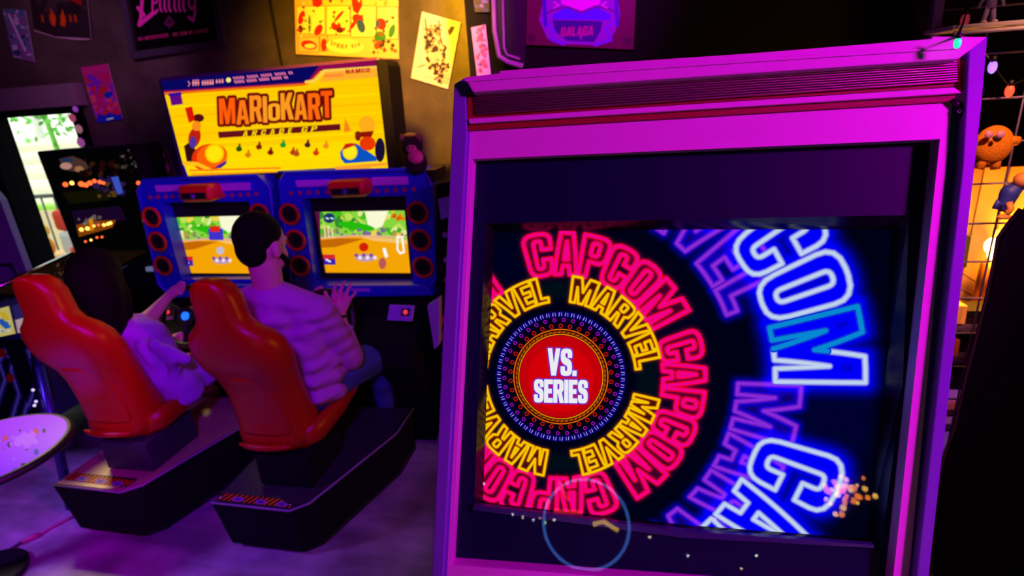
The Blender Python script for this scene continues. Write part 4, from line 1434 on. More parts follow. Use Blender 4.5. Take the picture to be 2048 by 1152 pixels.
ts = [[(nkW - Vector((0, 0, .075)), .062), (sR, .056), (slv, .058)], [(nkW - Vector((0, 0, .075)), .062), (sL, .056), (V(190, 705, 2.02), .055)],
      [(sR + Vector((-.05, 0, -.05)), .08), (V(320, 735, 1.99), .088), (V(366, 775, 2.0), .095)], [(nkW - Vector((0, 0, .12)), .085), (hipW + Vector((0, .02, .2)), .1), (hipW + Vector((0, .03, 0)), .12)],
      [(sL + Vector((.05, 0, -.05)), .08), (hipW + Vector((-.07, .02, .1)), .1)], [(hipW + Vector((.09, .05, .0)), .105), (V(405, 745, 2.12), .075)]]
for a_, b_, r in (((285, 690), (320, 740), .03), ((310, 690), (352, 735), .028), ((345, 715), (350, 760), .026), ((330, 700), (372, 720), .03)):
    ts.append([(V(*a_, 1.93), r), (V(*b_, 1.95), r * .9)])
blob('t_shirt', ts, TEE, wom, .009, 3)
torus('sleeve_hem', slv.lerp(eR, .05), (eR - slv), .052, .007, TEE, wom)
tube('orange_strap', [V(379, 716, 2.04), V(386, 706, 2.04), V(393, 694, 2.05)], .011, mat('strap_orange', (.85, .2, .04), .5), wom)

# ================================================================== big white video cabinet on the right
ang = math.radians(15.0)
PC = Plane((0, .93, 1.5), (0, -math.cos(ang), math.sin(ang)), (0, math.sin(ang), math.cos(ang)))
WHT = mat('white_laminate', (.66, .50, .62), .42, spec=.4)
WHT2 = mat('shaded_side_rail', (.15, .2, .42), .35, spec=.5)  # white laminate darkened to stand for weaker light on the rails
RIBM = mat('ribbed_metal', (.62, .28, .46), .34, 1.0)
REDD = mat('dark_red_groove', (.24, .004, .004), .6)
NAVY = mat('navy_board', (.0012, .003, .032), .5, spec=.2)
cab = thing('video_cabinet', 'large white upright arcade cabinet with neon lettering on its screen', 'arcade machine', (.12, 1.2, 0))
# body behind the front
tl, tr_, bl, br = PC.hit(932, 160, -.08), PC.hit(1950, 84, -.08), PC.hit(880, 1150, -.08), PC.hit(1840, 1150, -.08)
x0, x1 = -.22, .385
prof = [(tl.y, tl.z - .01), (PC.at(0, -.75).y + .08, PC.at(0, -.75).z), (PC.at(0, -.75).y + .08, .03), (1.55, .03), (1.55, tl.z - .06), (1.35, tl.z - .01)]
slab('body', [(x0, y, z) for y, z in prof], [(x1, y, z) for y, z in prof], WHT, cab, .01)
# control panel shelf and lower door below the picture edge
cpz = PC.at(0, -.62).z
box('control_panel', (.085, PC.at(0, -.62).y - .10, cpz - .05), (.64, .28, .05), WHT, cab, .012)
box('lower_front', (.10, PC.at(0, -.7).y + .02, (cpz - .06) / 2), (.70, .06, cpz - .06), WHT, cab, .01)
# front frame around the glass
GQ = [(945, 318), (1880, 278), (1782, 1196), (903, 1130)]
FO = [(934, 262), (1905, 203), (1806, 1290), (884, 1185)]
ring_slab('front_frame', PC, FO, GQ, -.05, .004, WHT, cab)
# side rails
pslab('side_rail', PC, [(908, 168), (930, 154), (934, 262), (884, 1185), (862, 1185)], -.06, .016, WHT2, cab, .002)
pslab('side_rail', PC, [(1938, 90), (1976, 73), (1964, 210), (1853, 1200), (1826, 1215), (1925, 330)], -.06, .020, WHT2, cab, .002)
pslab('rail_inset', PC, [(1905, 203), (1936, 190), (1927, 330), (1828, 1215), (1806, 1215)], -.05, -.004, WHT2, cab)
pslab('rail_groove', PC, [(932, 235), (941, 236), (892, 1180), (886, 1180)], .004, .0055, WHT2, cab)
# head: cap, ribbed strip, ledge
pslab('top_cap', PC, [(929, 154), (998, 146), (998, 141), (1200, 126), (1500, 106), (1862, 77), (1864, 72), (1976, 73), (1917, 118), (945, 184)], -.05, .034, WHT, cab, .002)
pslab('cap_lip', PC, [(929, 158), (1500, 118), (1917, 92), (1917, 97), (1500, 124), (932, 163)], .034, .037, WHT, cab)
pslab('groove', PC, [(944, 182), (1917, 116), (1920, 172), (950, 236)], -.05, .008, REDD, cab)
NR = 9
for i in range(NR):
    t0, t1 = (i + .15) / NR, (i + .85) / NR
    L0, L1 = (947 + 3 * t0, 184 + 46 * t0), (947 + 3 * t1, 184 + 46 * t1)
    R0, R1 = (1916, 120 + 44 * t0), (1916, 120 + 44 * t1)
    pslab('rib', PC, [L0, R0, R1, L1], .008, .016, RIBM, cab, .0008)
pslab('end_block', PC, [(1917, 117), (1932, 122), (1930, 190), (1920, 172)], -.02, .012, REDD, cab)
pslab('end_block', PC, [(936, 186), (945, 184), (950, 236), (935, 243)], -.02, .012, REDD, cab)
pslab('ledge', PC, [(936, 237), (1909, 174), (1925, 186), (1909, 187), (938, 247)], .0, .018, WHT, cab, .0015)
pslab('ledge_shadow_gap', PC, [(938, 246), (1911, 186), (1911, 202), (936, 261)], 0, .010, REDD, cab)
cl = tube('clip', [PC.hit(1905, 200, .010), PC.hit(1913, 208, .010), PC.hit(1926, 216, .010), PC.hit(1924, 236, .008), PC.hit(1916, 232, .008)], .004, BLACK, cab)
ball('clip_screw', PC.hit(1920, 222, .012), .004, CHROME, cab, seg=8)
# board round the picture tube, tube bezel, screen
SQ2 = [(990, 463), (1390, 459), (1783, 459), (1768, 760), (1733, 1077), (1385, 1051), (966, 1005), (975, 740)]
BZ = [(972, 447), (1400, 438), (1818, 430), (1806, 760), (1762, 1100), (1370, 1072), (948, 1020), (958, 740)]
ring_slab('tube_board', PC, [(943, 314), (1884, 274), (1786, 1205), (900, 1140)], BZ, -.036, -.022, NAVY, cab)
# sloping bezel between board and tube
fo = [PC.hit(x, y, -.022) for x, y in BZ]
fi = [PC.hit(x, y, -.05) for x, y in SQ2]
mesh('tube_bezel', fo + fi, [(i, (i + 1) % 8, 8 + (i + 1) % 8, 8 + i) for i in range(8)], mat('bezel_black', (.004, .004, .008), .25), cab)
pslab('bezel_lip', PC, [(948, 1010), (1370, 1062), (1748, 1090), (1748, 1096), (1370, 1076), (945, 1020)], -.022, -.012, mat('lip_violet', (.03, .015, .12), .3), cab)

WS = -.052
cv = Canvas(PC, SQ2, 1560, (.0, .004, .085), WS)
C0 = (1122, 752)


def pol(r, a):
    a = math.radians(a)
    return (C0[0] + r * math.sin(a) * 1.0, C0[1] - r * math.cos(a))


def arcword(txt, r0, r1, a0, a1, passes, gap=.08, only=None):
    g, tot = layout(txt, gap)
    for lw, col, glow, gr, fillc in passes:
        for gi, (x, w, loops) in enumerate(g):
            Q = [[pol(r0 + (r1 - r0) * b, a0 + (a1 - a0) * (x + a) / tot) for a, b in dens(l, .12)] for l in loops]
            xs = [p[0] for l in Q for p in l]; ys = [p[1] for l in Q for p in l]
            if max(xs) < 950 or min(xs) > 1800 or max(ys) < 440 or min(ys) > 1090: continue
            c = col(gi) if callable(col) else col
            if fillc: cv.fill(Q, fillc)
            for l in Q: cv.line(l, lw, c, True, soft=1.6, glow=glow, gr=gr)


# soft backing bands
for r, wdt, col in ((248, 100, (.0, .0, .16)), (520, 200, (.0, .0, .30)),):
    cv.line([pol(r, a) for a in range(-40, 200, 6)], wdt, col, alpha=.5, soft=60)
cv.line([pol(172, a) for a in range(0, 360, 6)], 40, (.0, .09, .10), True, alpha=.55, soft=30)
# far violet words
for a0, a1 in ((-4, 69.5), (92, 168)):
    arcword('MARVEL', 352, 478, a0, a1, [(6, None, (.02, .0, .78), 14, (.07, .0, .45)), (13, (.38, .07, .78), None, 0, None), (6.5, (.56, .18, .90), None, 0, None)])
# white-blue words with deep blue glow
cm = lambda gi: (.05, .5, .85) if gi == 5 else (.70, .76, .98)
arcword('CAPCOM', 426, 608, 15, 91.2, [(8, None, (.0, .0, .95), 26, (.0, .0, .86)), (15, (.42, .38, .92), None, 0, None), (10, (.68, .76, .97), None, 0, None), (5, (.80, .88, 1.0), None, 0, None)])
arcword('CAPCOM', 414, 596, 106.5, 188, [(8, None, (.0, .0, .95), 26, (.0, .0, .80)), (15, (.42, .38, .92), None, 0, None), (10, (.68, .76, .97), None, 0, None), (5, (.80, .88, 1.0), None, 0, None)])
# cyan upper stroke of the M
g_, tot_ = layout('CAPCOM', .08)
x_, w_, lo_ = g_[5]
Q = [pol(426 + 182 * b, 15 + 76.2 * (x_ + a) / tot_) for a, b in dens(lo_[0], .12)]
half = [p for p in Q if p[1] < 705]
runs, cur = [], []
k0 = next(i for i, p in enumerate(Q) if p[1] >= 702)
for p in Q[k0:] + Q[:k0 + 1]:
    if p[1] < 702: cur.append(p)
    else:
        if len(cur) > 1: runs.append(cur)
        cur = []
for lw, c in ((15, (.03, .22, .85)), (9.5, (.03, .56, .88))):
    for r in runs: cv.line(r, lw, c, soft=1.6)
# pink words
for a0, a1 in ((-16, 62.5), (70.5, 148), (156, 235), (246, 325)):
    arcword('CAPCOM', 204, 287, a0, a1, [(5, None, (.75, .0, .30), 8, (.26, .0, .16)), (11, (1.0, .0, .16), None, 0, None), (6.2, (1.0, .0, .58), None, 0, None)], gap=.05)
# yellow words
for a0, a1 in ((7, 84), (103, 172), (190, 262), (277, 351)):
    arcword('MARVEL', 150, 201, a0, a1, [(3, None, (.45, .22, .0), 6, (.28, .05, .03)), (7.6, (.95, .52, .0), None, 0, None), (4.4, (1.0, .84, .02), None, 0, None)], gap=.05)
# hub
cv.line([pol(124, a) for a in range(0, 360, 5)], 13, (.03, .0, .42), True, soft=6)
for k in range(62):
    a = k * 360 / 62
    cv.line([pol(121, a - 1.6), pol(127, a - 1.3)], 1.8, (.75, .70, 1.0), soft=1.2)
    cv.line([pol(127, a + .6), pol(121, a + .9)], 1.8, (.60, .55, 1.0), soft=1.2)
for k in range(38):
    c = pol(113, k * 360 / 38 + 3)
    cv.line([(c[0] + 3.2 * math.cos(t), c[1] + 3.2 * math.sin(t)) for t in np.linspace(0, 6.28, 9)], 1.9, (.72, .05, .85), True, soft=1.2)
for k in range(34):
    c = pol(101, k * 360 / 34)
    cv.line([(c[0] + 3.6 * math.cos(t), c[1] + 3.6 * math.sin(t)) for t in np.linspace(0, 6.28, 9)], 2.2, (.85, .07, .03), True, soft=1.2)
cv.oval(C0, 96, 96, (.14, .01, .02), n=60)
for r, wd, c in ((94, 2.6, (.95, .45, .0)), (88.5, 4.2, (.75, .32, .0)), (84, 2.4, (1, .62, .0))):
    cv.line([pol(r, a) for a in range(0, 360, 5)], wd, c, True, soft=1.4)
for k in range(60):
    cv.line([pol(86.5, k * 6), pol(90.5, k * 6 + 2.4)], 1.6, (.10, .02, .01), soft=1.1)
cv.oval(C0, 82, 82, (.80, .0, .04), n=60)
cv.oval((C0[0], C0[1] + 4), 66, 66, (.93, .0, .03), .6, n=60)
for lw, c, f in ((9, (.75, .1, .45), False), (5, (.35, .2, .95), False), (1.8, (.97, .97, 1), True)):
    cv.text('VS.', (1096, 749), (1153, 750), 53, (.98, .98, 1.0), gap=.06, line=c, lw=lw, fill=f)
    cv.text('SERIES', (1069, 803), (1175, 804), 45, (.98, .98, 1.0), gap=.07, line=c, lw=lw, fill=f)
# fine scan lines of the picture tube
cv.a[::3] *= .86
# gently bulging tube face
N, M_ = 28, 22
TLs, TRs, BRs, BLs = [np.array(PC.uv(PC.hit(*SQ2[i], WS))) for i in (0, 2, 4, 6)]
mids = {k: np.array(PC.uv(PC.hit(*SQ2[i], WS))) for k, i in (('t', 1), ('r', 3), ('b', 5), ('l', 7))}
def edge(a, m, b, t):
    c = 2 * m - .5 * (a + b)
    return (1 - t) ** 2 * a + 2 * t * (1 - t) * c + t * t * b
vs, uvs = [], []
for j in range(M_ + 1):
    t = j / M_
    for i in range(N + 1):
        s_ = i / N
        top, bot = edge(TLs, mids['t'], TRs, s_), edge(BLs, mids['b'], BRs, s_)
        lf_, rt_ = edge(TLs, mids['l'], BLs, t), edge(TRs, mids['r'], BRs, t)
        p = (1 - t) * top + t * bot + (1 - s_) * lf_ + s_ * rt_ - ((1 - s_) * (1 - t) * TLs + s_ * (1 - t) * TRs + (1 - s_) * t * BLs + s_ * t * BRs)
        bulge = .010 * (1 - (2 * s_ - 1) ** 2) * (1 - (2 * t - 1) ** 2)
        vs.append(PC.at(p[0], p[1], WS + bulge))
        uvs.append(((p[0] - cv.u0) / (cv.u1 - cv.u0), (p[1] - cv.v0) * cv.k / cv.Hh))
fs = [(j * (N + 1) + i, (j + 1) * (N + 1) + i, (j + 1) * (N + 1) + i + 1, j * (N + 1) + i + 1) for j in range(M_) for i in range(N)]
me = bpy.data.meshes.new('screen')
me.from_pydata([tuple(v) for v in vs], [], fs)
ul = me.uv_layers.new(name='UVMap')
for p in me.polygons:
    for li in p.loop_indices: ul.data[li].uv = uvs[me.loops[li].vertex_index]
me.materials.append(imgmat('neon_lettering_picture', cv, 1.0, .25))
so = link('screen', me, None, cab, True)
so['label'] = 'glowing curved screen with rings of neon lettering round a red disc'
# protective glass over the board
pslab('front_glass', PC, [(944, 317), (1881, 277), (1783, 1197), (902, 1131)], -.004, .000, glass('cabinet_glass'), cab)

# ================================================================== pinball table at the left, behind the woman
PBY = 3.02
PB = wall(PBY)
pin = thing('pinball_machine', 'dark pinball machine with glowing amber backbox, left of racing machines', 'pinball machine', (-3.3, 2.8, 0))
bq = [(72, 303), (267, 290), (300, 420), (322, 520), (158, 528)]
fr = [PB.hit(*p) for p in bq]
slab('backbox', fr, [p + Vector((0, .22, 0)) for p in fr], MATT, pin, .01)
cv = Canvas(PB, [(72, 290), (330, 530)], 420, (.012, .01, .015), .012)
cv.fill([(118, 318), (145, 312), (170, 322), (178, 336), (160, 345), (130, 340)], (.30, .20, .18))
cv.fill([(120, 318), (140, 316), (150, 322), (125, 324)], (.08, .2, .35))
cv.oval((132, 332), 12, 7, (.75, .55, .5)); cv.oval((158, 338), 9, 6, (.65, .45, .3)); cv.patches([(160, 320), (250, 350)], 22, [(.15, .02, .03), (.2, .1, .05), (.08, .02, .02)], 10, 61)
cv.patches([(238, 300), (275, 345)], 26, [(.3, .25, .25), (.15, .05, .05), (.4, .35, .35)], 4, 62)
cv.fill([(125, 385), (210, 378), (220, 400), (140, 408)], (.08, .07, .01))
cv.patches([(190, 352), (245, 400)], 26, [(.12, .08, .3), (.35, .25, .1), (.2, .1, .3)], 9, 63)
cv.fill([(222, 355), (236, 352), (246, 385), (236, 390)], (.25, .35, .8))
cv.fill([(143, 422), (240, 412), (252, 440), (152, 452)], (.10, .02, .16))
cv.fill([(152, 450), (185, 442), (232, 440), (225, 455), (158, 474)], (.55, .27, .02))
cv.line([(168, 448), (190, 432)], 5, (.5, .45, .4)); cv.patches([(155, 430), (200, 450)], 8, [(.4, .35, .3)], 6, 66)
cv.fill([(178, 438), (186, 438), (188, 460), (180, 462)], (.9, .55, .05))
board('translite', PB, [(78, 308), (264, 296), (296, 420), (314, 512), (163, 518)], cv, 0, .012, MATT, pin, .8)
AM, RD = mat('amber_bulb', (.9, .5, .1), .4, emit=(1, .55, .08), es=3.0), mat('red_bulb', (.8, .2, .05), .4, emit=(1, .13, .02), es=1.8)
for x, y, r, m_ in [(131, 369, 6, RD), (144, 366, 5, AM), (163, 368, 7, RD), (172, 370, 6, RD), (180, 366, 6, RD), (189, 362, 5, RD), (200, 364, 5, RD), (207, 366, 4, RD), (163, 459, 5, AM), (175, 457, 5, AM), (188, 452, 3, AM), (197, 450, 3, RD), (208, 450, 4, AM), (216, 448, 4, AM), (221, 446, 4, AM), (171, 483, 3, RD), (182, 480, 3, AM), (194, 475, 3, RD), (204, 474, 3, RD), (277, 366, 5, RD)]:
    ball('bulb', PB.hit(x, y, .016), r / 400, m_, pin, seg=10)
# body with playfield glass
bx0, bx1 = fr[4].x + .02, fr[3].x - .0
body_p = [(PBY + .15, .1), (PBY + .15, .98), (PBY - .02, .96), (2.37, .88), (2.36, .45), (2.45, .4)]
slab('cabinet_body', [(bx0, y, z) for y, z in body_p], [(bx1, y, z) for y, z in body_p], MATT, pin, .01)
pf = Plane(((bx0 + bx1) / 2, 2.38, .887), Vector((0, -.1, .8)).normalized(), (0, .8, .1))
cv = Canvas(pf, [(bx0, 0), (bx1, 0)] and [(160, 528), (322, 520), (250, 700), (60, 700)], 300, (.16, .09, .05), .0)
cv.patches([(100, 520), (320, 660)], 110, [(.5, .35, .2), (.1, .05, .04), (.35, .12, .05), (.6, .5, .4), (.2, .2, .3)], 9, 71)
q = [pf.at(-(bx1 - bx0) / 2 + .04, .02, .0), pf.at((bx1 - bx0) / 2 - .04, .02, 0), pf.at((bx1 - bx0) / 2 - .04, .62, .012), pf.at(-(bx1 - bx0) / 2 + .04, .62, .012)]
me = bpy.data.meshes.new('playfield')
me.from_pydata([tuple(p) for p in q], [], [(0, 1, 2, 3)])
u2 = me.uv_layers.new(name='UVMap')
for i, c in enumerate(((0, 0), (1, 0), (1, 1), (0, 1))): u2.data[i].uv = c
me.materials.append(imgmat('playfield_art', cv, .35))
bm = bmesh.new(); bm.from_mesh(me)
bm.to_mesh(me); bm.free()
pfo = link('playfield', me, None, pin)
sol = pfo.modifiers.new('thickness', 'SOLIDIFY'); sol.thickness = .012; sol.offset = -1
for sx in (bx0 + .015, bx1 - .015):
    tube('side_rail', [(sx, PBY - .05, .972), (sx, 2.36, .892)], .014, CHROME, pin)
tube('lockbar', [(bx0, 2.355, .885), (bx1, 2.355, .885)], .02, CHROME, pin)
lr = onY(282, 538, 2.9)
box('arch_rail', lr, (.42, .03, .03), mat('pale_rail', (.45, .5, .55), .4, emit=(.3, .4, .5), es=.25), pin, .006)
for (x, y) in ((bx0 + .04, 2.41), (bx1 - .04, 2.41), (bx0 + .04, PBY + .08), (bx1 - .04, PBY + .08)):
    tube('leg', [(x, y, .5), (x, y - .03, .0)], .022, CHROME, pin)

# second pinball table cropped by the left edge
p2 = thing('pinball_machine', 'pinball machine cut by the left frame edge, pale apron cards and blue flame art', 'pinball machine', (-3.2, 2.05, 0))
A = onZ(66, 592, .93); B_ = onZ(62, 668, .86)
ax1 = B_.x
Yn, Yf2 = B_.y, B_.y + .33
pf2 = [(Yn, .86), (Yf2, .895), (Yf2, .42), (Yn, .42)]
slab('cabinet_body', [(ax1 - 1.15, y, z) for y, z in pf2], [(ax1 - .01, y, z) for y, z in pf2], mat('deep_blue_side', (.015, .012, .09), .4), p2, .01)
PA = Plane((0, Yn, .862), Vector((0, -.035, .33)), (0, .33, .035))
cv = Canvas(PA, [(-60, 600), (66, 580), (66, 680), (-60, 690)], 300, (.10, .07, .25), .003)
cv.fill([(-60, 632), (18, 612), (32, 668), (-60, 690)], (.92, .86, .5)); cv.fill([(30, 640), (60, 632), (66, 660), (36, 670)], (.85, .72, .8))
cv.fill([(24, 612), (58, 600), (60, 628), (30, 640)], (.2, .15, .45)); cv.line([(0, 640), (16, 655)], 8, (.15, .4, .85)); cv.line([(4, 625), (14, 640)], 7, (.95, .8, .2)); cv.patches([(0, 636), (20, 664)], 6, [(.9, .9, .95), (.2, .4, .8)], 6, 81)
board('apron', PA, [(-60, 618), (64, 588), (66, 660), (-60, 686)], cv, 0, .003, BLACK, p2, .55)
PF2 = wall(Yn - .012)
cv = Canvas(PF2, [(-60, 680), (75, 860)], 260, (.02, .012, .10), .004)
for k, pts in enumerate(([(-20, 850), (10, 760), (-10, 700), (30, 720)], [(20, 850), (38, 790), (22, 740), (34, 700), (50, 690)], [(45, 840), (60, 790), (48, 750), (58, 715)], [(0, 720), (20, 690), (40, 684)])):
    cv.line(pts, 11, (.12, .07, .5), soft=4); cv.line(pts, 4, (.35, .25, .8), soft=3)
for c in ((4, 706), (32, 708), (20, 756), (46, 758)): cv.oval(c, 8, 9, (.45, .03, .03))
board('front_art', PF2, [(-60, 690), (58, 676), (72, 832), (-60, 850)], cv, -.02, .004, BLACK, p2, .25)
tube('lockbar', [Vector((ax1 + .0, Yn + .0, .868)), Vector((ax1 + .0, Yf2, .90))], .02, CHROME, p2)
for (x, y) in ((66, 780), (72, 803), (69, 811)):
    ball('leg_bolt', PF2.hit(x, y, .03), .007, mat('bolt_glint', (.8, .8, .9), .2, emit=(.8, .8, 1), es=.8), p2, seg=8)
lt, lb_ = PF2.hit(92, 770, .02), onZ(142, 1016, 0)
tube('leg', [Vector((lt.x - .02, lt.y + .02, .7)), Vector((lb_.x, lb_.y, .0))], .022, mat('dark_blue_metal', (.05, .07, .25), .3, .6), p2)
for (x, y) in ((ax1 - 1.1, Yn + .04), (ax1 - 1.1, Yf2 - .06), (ax1 - .06, Yf2 - .06)):
    tube('leg', [(x, y, .5), (x, y, 0)], .022, mat('dark_blue_metal', (.05, .07, .25)), p2)

# ------------------------------------------------------------------ round printed side table
TZ = .60
ptr, pbt, ptp = onZ(116, 885, TZ), onZ(30, 952, TZ), onZ(30, 853, TZ)
tc = onZ(0, 903, TZ)
tc = onZ(-42, 906, TZ)
tr2 = (ptr - tc).length
tb_ = thing('round_side_table', 'small round table with violet comic-style printed top, at left edge', 'table', (tc.x, tc.y, 0))
PT = Plane((tc.x, tc.y, TZ), (0, 0, 1), (0, 1, 0))
cv = Canvas(PT, [(-140, 852), (118, 885), (-140, 960), (30, 952), (0, 840), (110, 860)], 420, (.72, .22, .95), 0)
cv.patches([(-60, 855), (110, 950)], 26, [(.08, .04, .15), (.1, .1, .7), (.85, .3, .35), (.7, .5, .95), (.55, .3, .8), (.05, .02, .1)], 7, 91)
cv.patches([(20, 868), (70, 890)], 10, [(.8, .5, .95)], 14, 92)
n = 48
ang_ = [2 * math.pi * k / n for k in range(n)]
rim_ = [Vector((tc.x + tr2 * math.cos(a), tc.y + tr2 * math.sin(a), TZ)) for a in ang_]
me = bpy.data.meshes.new('table_top')
me.from_pydata([tuple(p) for p in rim_] + [(p.x, p.y, TZ - .03) for p in rim_], [], [tuple(range(n)), tuple(range(n, 2 * n))[::-1]] + [(i, n + i, n + (i + 1) % n, (i + 1) % n) for i in range(n)])
u3 = me.uv_layers.new(name='UVMap')
for i, li in enumerate(me.polygons[0].loop_indices): u3.data[li].uv = cv.uvn(rim_[i])
me.materials.append(imgmat('table_print', cv, 0, .35)); me.materials.append(BLACK)
for k, p in enumerate(me.polygons): p.material_index = 0 if k == 0 else 1
link('table_top', me, None, tb_)
torus('rim', (tc.x, tc.y, TZ - .015), (0, 0, 1), tr2, .017, BLACK, tb_, 48)
tube('stem', [(tc.x - .16, tc.y - .04, TZ - .03), (tc.x - .16, tc.y - .04, .02)], .035, BLACK, tb_)
disc('foot', (tc.x - .18, tc.y - .04, .025), (0, 0, 1), .14, .025, BLACK, tb_)

# ------------------------------------------------------------------ cable on the floor
cb = thing('power_cable', 'pink power cable with connector lying on the floor at left', 'cable', onZ(60, 1075, 0))
CP = mat('cable_sheath', (.5, .12, .25), .5)
pts = [(-20, 1122), (0, 1108), (25, 1096), (45, 1083)]
tube('lead', [onZ(x, y, .008) for x, y in pts], .006, mat('dark_lead', (.08, .03, .08), .5), cb)
tube('connector', [onZ(x, y, .012) for x, y in [(43, 1084), (60, 1076), (80, 1068)]], .014, CP, cb, rs=[.009, .015, .009])
tube('lead', [onZ(x, y, .008) for x, y in [(78, 1069), (100, 1056), (125, 1043), (145, 1033), (165, 1022)]], .006, CP, cb)

# ------------------------------------------------------------------ plush on top of the right racing machine
PLB = mat('dark_plush', (.02, .012, .02), .95, spec=.1, bump=.5, noise=200)
pc_ = wall(2.62)
pl_ = thing('plush_toy', 'black plush animal with round ears and pinkish face atop racing machine', 'plush toy', pc_.hit(832, 330))
ball('head', pc_.hit(824, 292), (.052, .045, .05), PLB, pl_)
ball('body', pc_.hit(832, 325), (.055, .05, .06), PLB, pl_)
for x, y in ((806, 276), (838, 276)): ball('ear', pc_.hit(x, y), (.018, .012, .02), mat('ear_plum', (.12, .02, .06), .9), pl_, seg=12)
ball('muzzle', pc_.hit(836, 312) + Vector((0, -.035, 0)), (.038, .03, .034), mat('pinkish_plush', (.5, .14, .22), .9), pl_)
ball('muzzle', pc_.hit(828, 296) + Vector((0, -.035, 0)), (.026, .02, .02), mat('pinkish_plush', (1, 1, 1)), pl_)
for x in (825, 834): ball('eye', pc_.hit(x, 293) + Vector((0, -.056, 0)), .005, BLACK, pl_, seg=8)
ball('cap', pc_.hit(820, 270), (.03, .03, .012), mat('yellow_green_cap', (.35, .4, .03), .8), pl_)
prop(pslab('speaker_box', wall(2.62), [(850, 340), (868, 340), (868, 366), (856, 366)], -.2, 0, BLACK), 'low black box beside the plush toy', 'box')

# ------------------------------------------------------------------ slim cabinet sliver between racing machine and white cabinet
sl = thing('side_cabinet', 'narrow cabinet with violet side and stickers between racing and white cabinets', 'arcade machine', (-.72, 2.55, 0))
PS = wall(2.45)
pslab('shell', PS, [(872, 368), (912, 362), (912, 900), (884, 900), (876, 600)], -.5, 0, MATT, sl)
pslab('violet_panel', PS, [(876, 398), (900, 392), (902, 432), (882, 440)], 0, .01, mat('violet_side', (.35, .25, .75), .5), sl)
pslab('violet_panel', PS, [(854, 612), (878, 596), (878, 690), (868, 700)], 0, .05, mat('lilac_side', (.6, .4, .75), .5), sl, .003)
for i, (x, y, r, c) in enumerate(((893, 425, 8, (.5, .08, .04)), (890, 470, 6, (.3, .2, .5)), (892, 520, 6, (.4, .3, .6)), (892, 560, 5, (.5, .1, .05)), (884, 640, 9, (.7, .12, .03)), (888, 675, 7, (.6, .1, .1)))):
    disc('sticker', PS.hit(x, y, .008), (0, -1, 0), r / 420, .006, mat('side_sticker%d' % i, c, .5), sl, 9)

# ================================================================== right: wire grid, shelf, toys, lit crate
PG = wall(2.0)
WIRE = mat('wire_grid', (.14, .10, .30), .4, .5)
gd = thing('wire_grid_panel', 'black wire grid display panel right of the white cabinet', 'grid panel', (1.2, 2.0, 0))
gx0, gx1 = .90, 1.75
zs = [2.30 - i * .128 for i in range(17)]
for z in zs:
    tube('grid_wire', [(gx0, 2.0, z), (gx1, 2.0, z)], .0032, WIRE, gd, seg=6)
for i in range(7):
    x = gx0 + .02 + i * .13
    tube('grid_wire', [(x, 2.004, .05), (x, 2.004, 2.42)], .0032, WIRE, gd, seg=6)
for x in (gx0, gx1):
    tube('grid_post', [(x, 2.0, 0), (x, 2.0, 2.42)], .012, WIRE, gd)
# shelf frame at the top
sf = thing('display_shelf', 'small purple-lit shelf hung on the wire grid, top right', 'shelf', PG.hit(1950, 60, .1))
SHM = mat('shelf_grey', (.35, .3, .42), .45)
pslab('shelf_post', PG, [(1881, -20), (1893, -20), (1880, 72), (1866, 78)], .0, .03, SHM, sf)
a_, b_ = PG.hit(1882, 60, .1), PG.hit(2010, 48, .1)
box('shelf_board', ((a_.x + 1.4) / 2, 1.92, a_.z), (1.4 - a_.x, .16, .012), SHM, sf, .003)
tube('shelf_lip', [(a_.x, 1.83, a_.z - .015), (1.42, 1.83, a_.z - .015)], .005, SHM, sf)
# figurine on the shelf
fg = PG.hit(1975, 50, .1); fg.z = a_.z + .006
f1 = thing('figurine', 'tiny violet standing figurine on the top right shelf', 'figurine', fg)
FV = mat('figure_violet', (.30, .22, .65), .5); FV2 = mat('figure_pale', (.6, .4, .6), .5)
ball('head', fg + Vector((0, 0, .088)), .011, FV2, f1, seg=12)
tube('torso', [fg + Vector((0, 0, .04)), fg + Vector((0, 0, .076))], .012, FV, f1)
for s_ in (-1, 1):
    tube('leg', [fg + Vector((.006 * s_, 0, .045)), fg + Vector((.012 * s_, 0, .006))], .006, FV, f1)
    tube('arm', [fg + Vector((.012 * s_, 0, .072)), fg + Vector((.026 * s_, 0, .056)), fg + Vector((.03 * s_, 0, .042))], .004, FV, f1)
    ball('foot', fg + Vector((.013 * s_, -.004, .005)), (.007, .011, .005), FV2, f1, seg=10)
# string lights
for i, (x, y, c, nm, w_) in enumerate(((1915, 86, (.02, 1, .4), 'green', 1.06), (1985, 134, (.25, .12, 1), 'blue-violet', .06), (2019, 182, (1, .05, .02), 'red', .06), (1930, 40, (.5, .03, .08), 'dim red', .06))):
    c0 = PG.hit(x, y, w_)
    lb = thing('string_light', nm + ' teardrop bulb of the string lights on the wire grid', 'bulb', c0, 'string light bulbs')
    k_ = .42 if i == 0 else 1
    ball('bulb', c0, (.011 * k_, .011 * k_, .018 * k_), mat('bulb_' + nm, c, .3, emit=c, es=(1.1, 2.4, 2.4, .3)[i]), lb, seg=12)
    tube('socket', [c0 + Vector((0, 0, .014 * k_)), c0 + Vector((0, 0, .030 * k_))], .007 * k_, BLACK, lb)
prop(tube('string_cable', [PG.hit(x, y, w_) for x, y, w_ in ((1932, -20, .06), (1931, 30, .06), (1925, 50, .6), (1918, 66, 1.0), (1915, 76, 1.06), (1920, 70, 1.0), (1950, 80, .5), (1970, 105, .1), (1986, 126, .06), (2000, 150, .06), (2019, 172, .06), (2048, 160, .06))], .002, BLACK), 'thin dark cord of the string lights on the grid', 'cord')
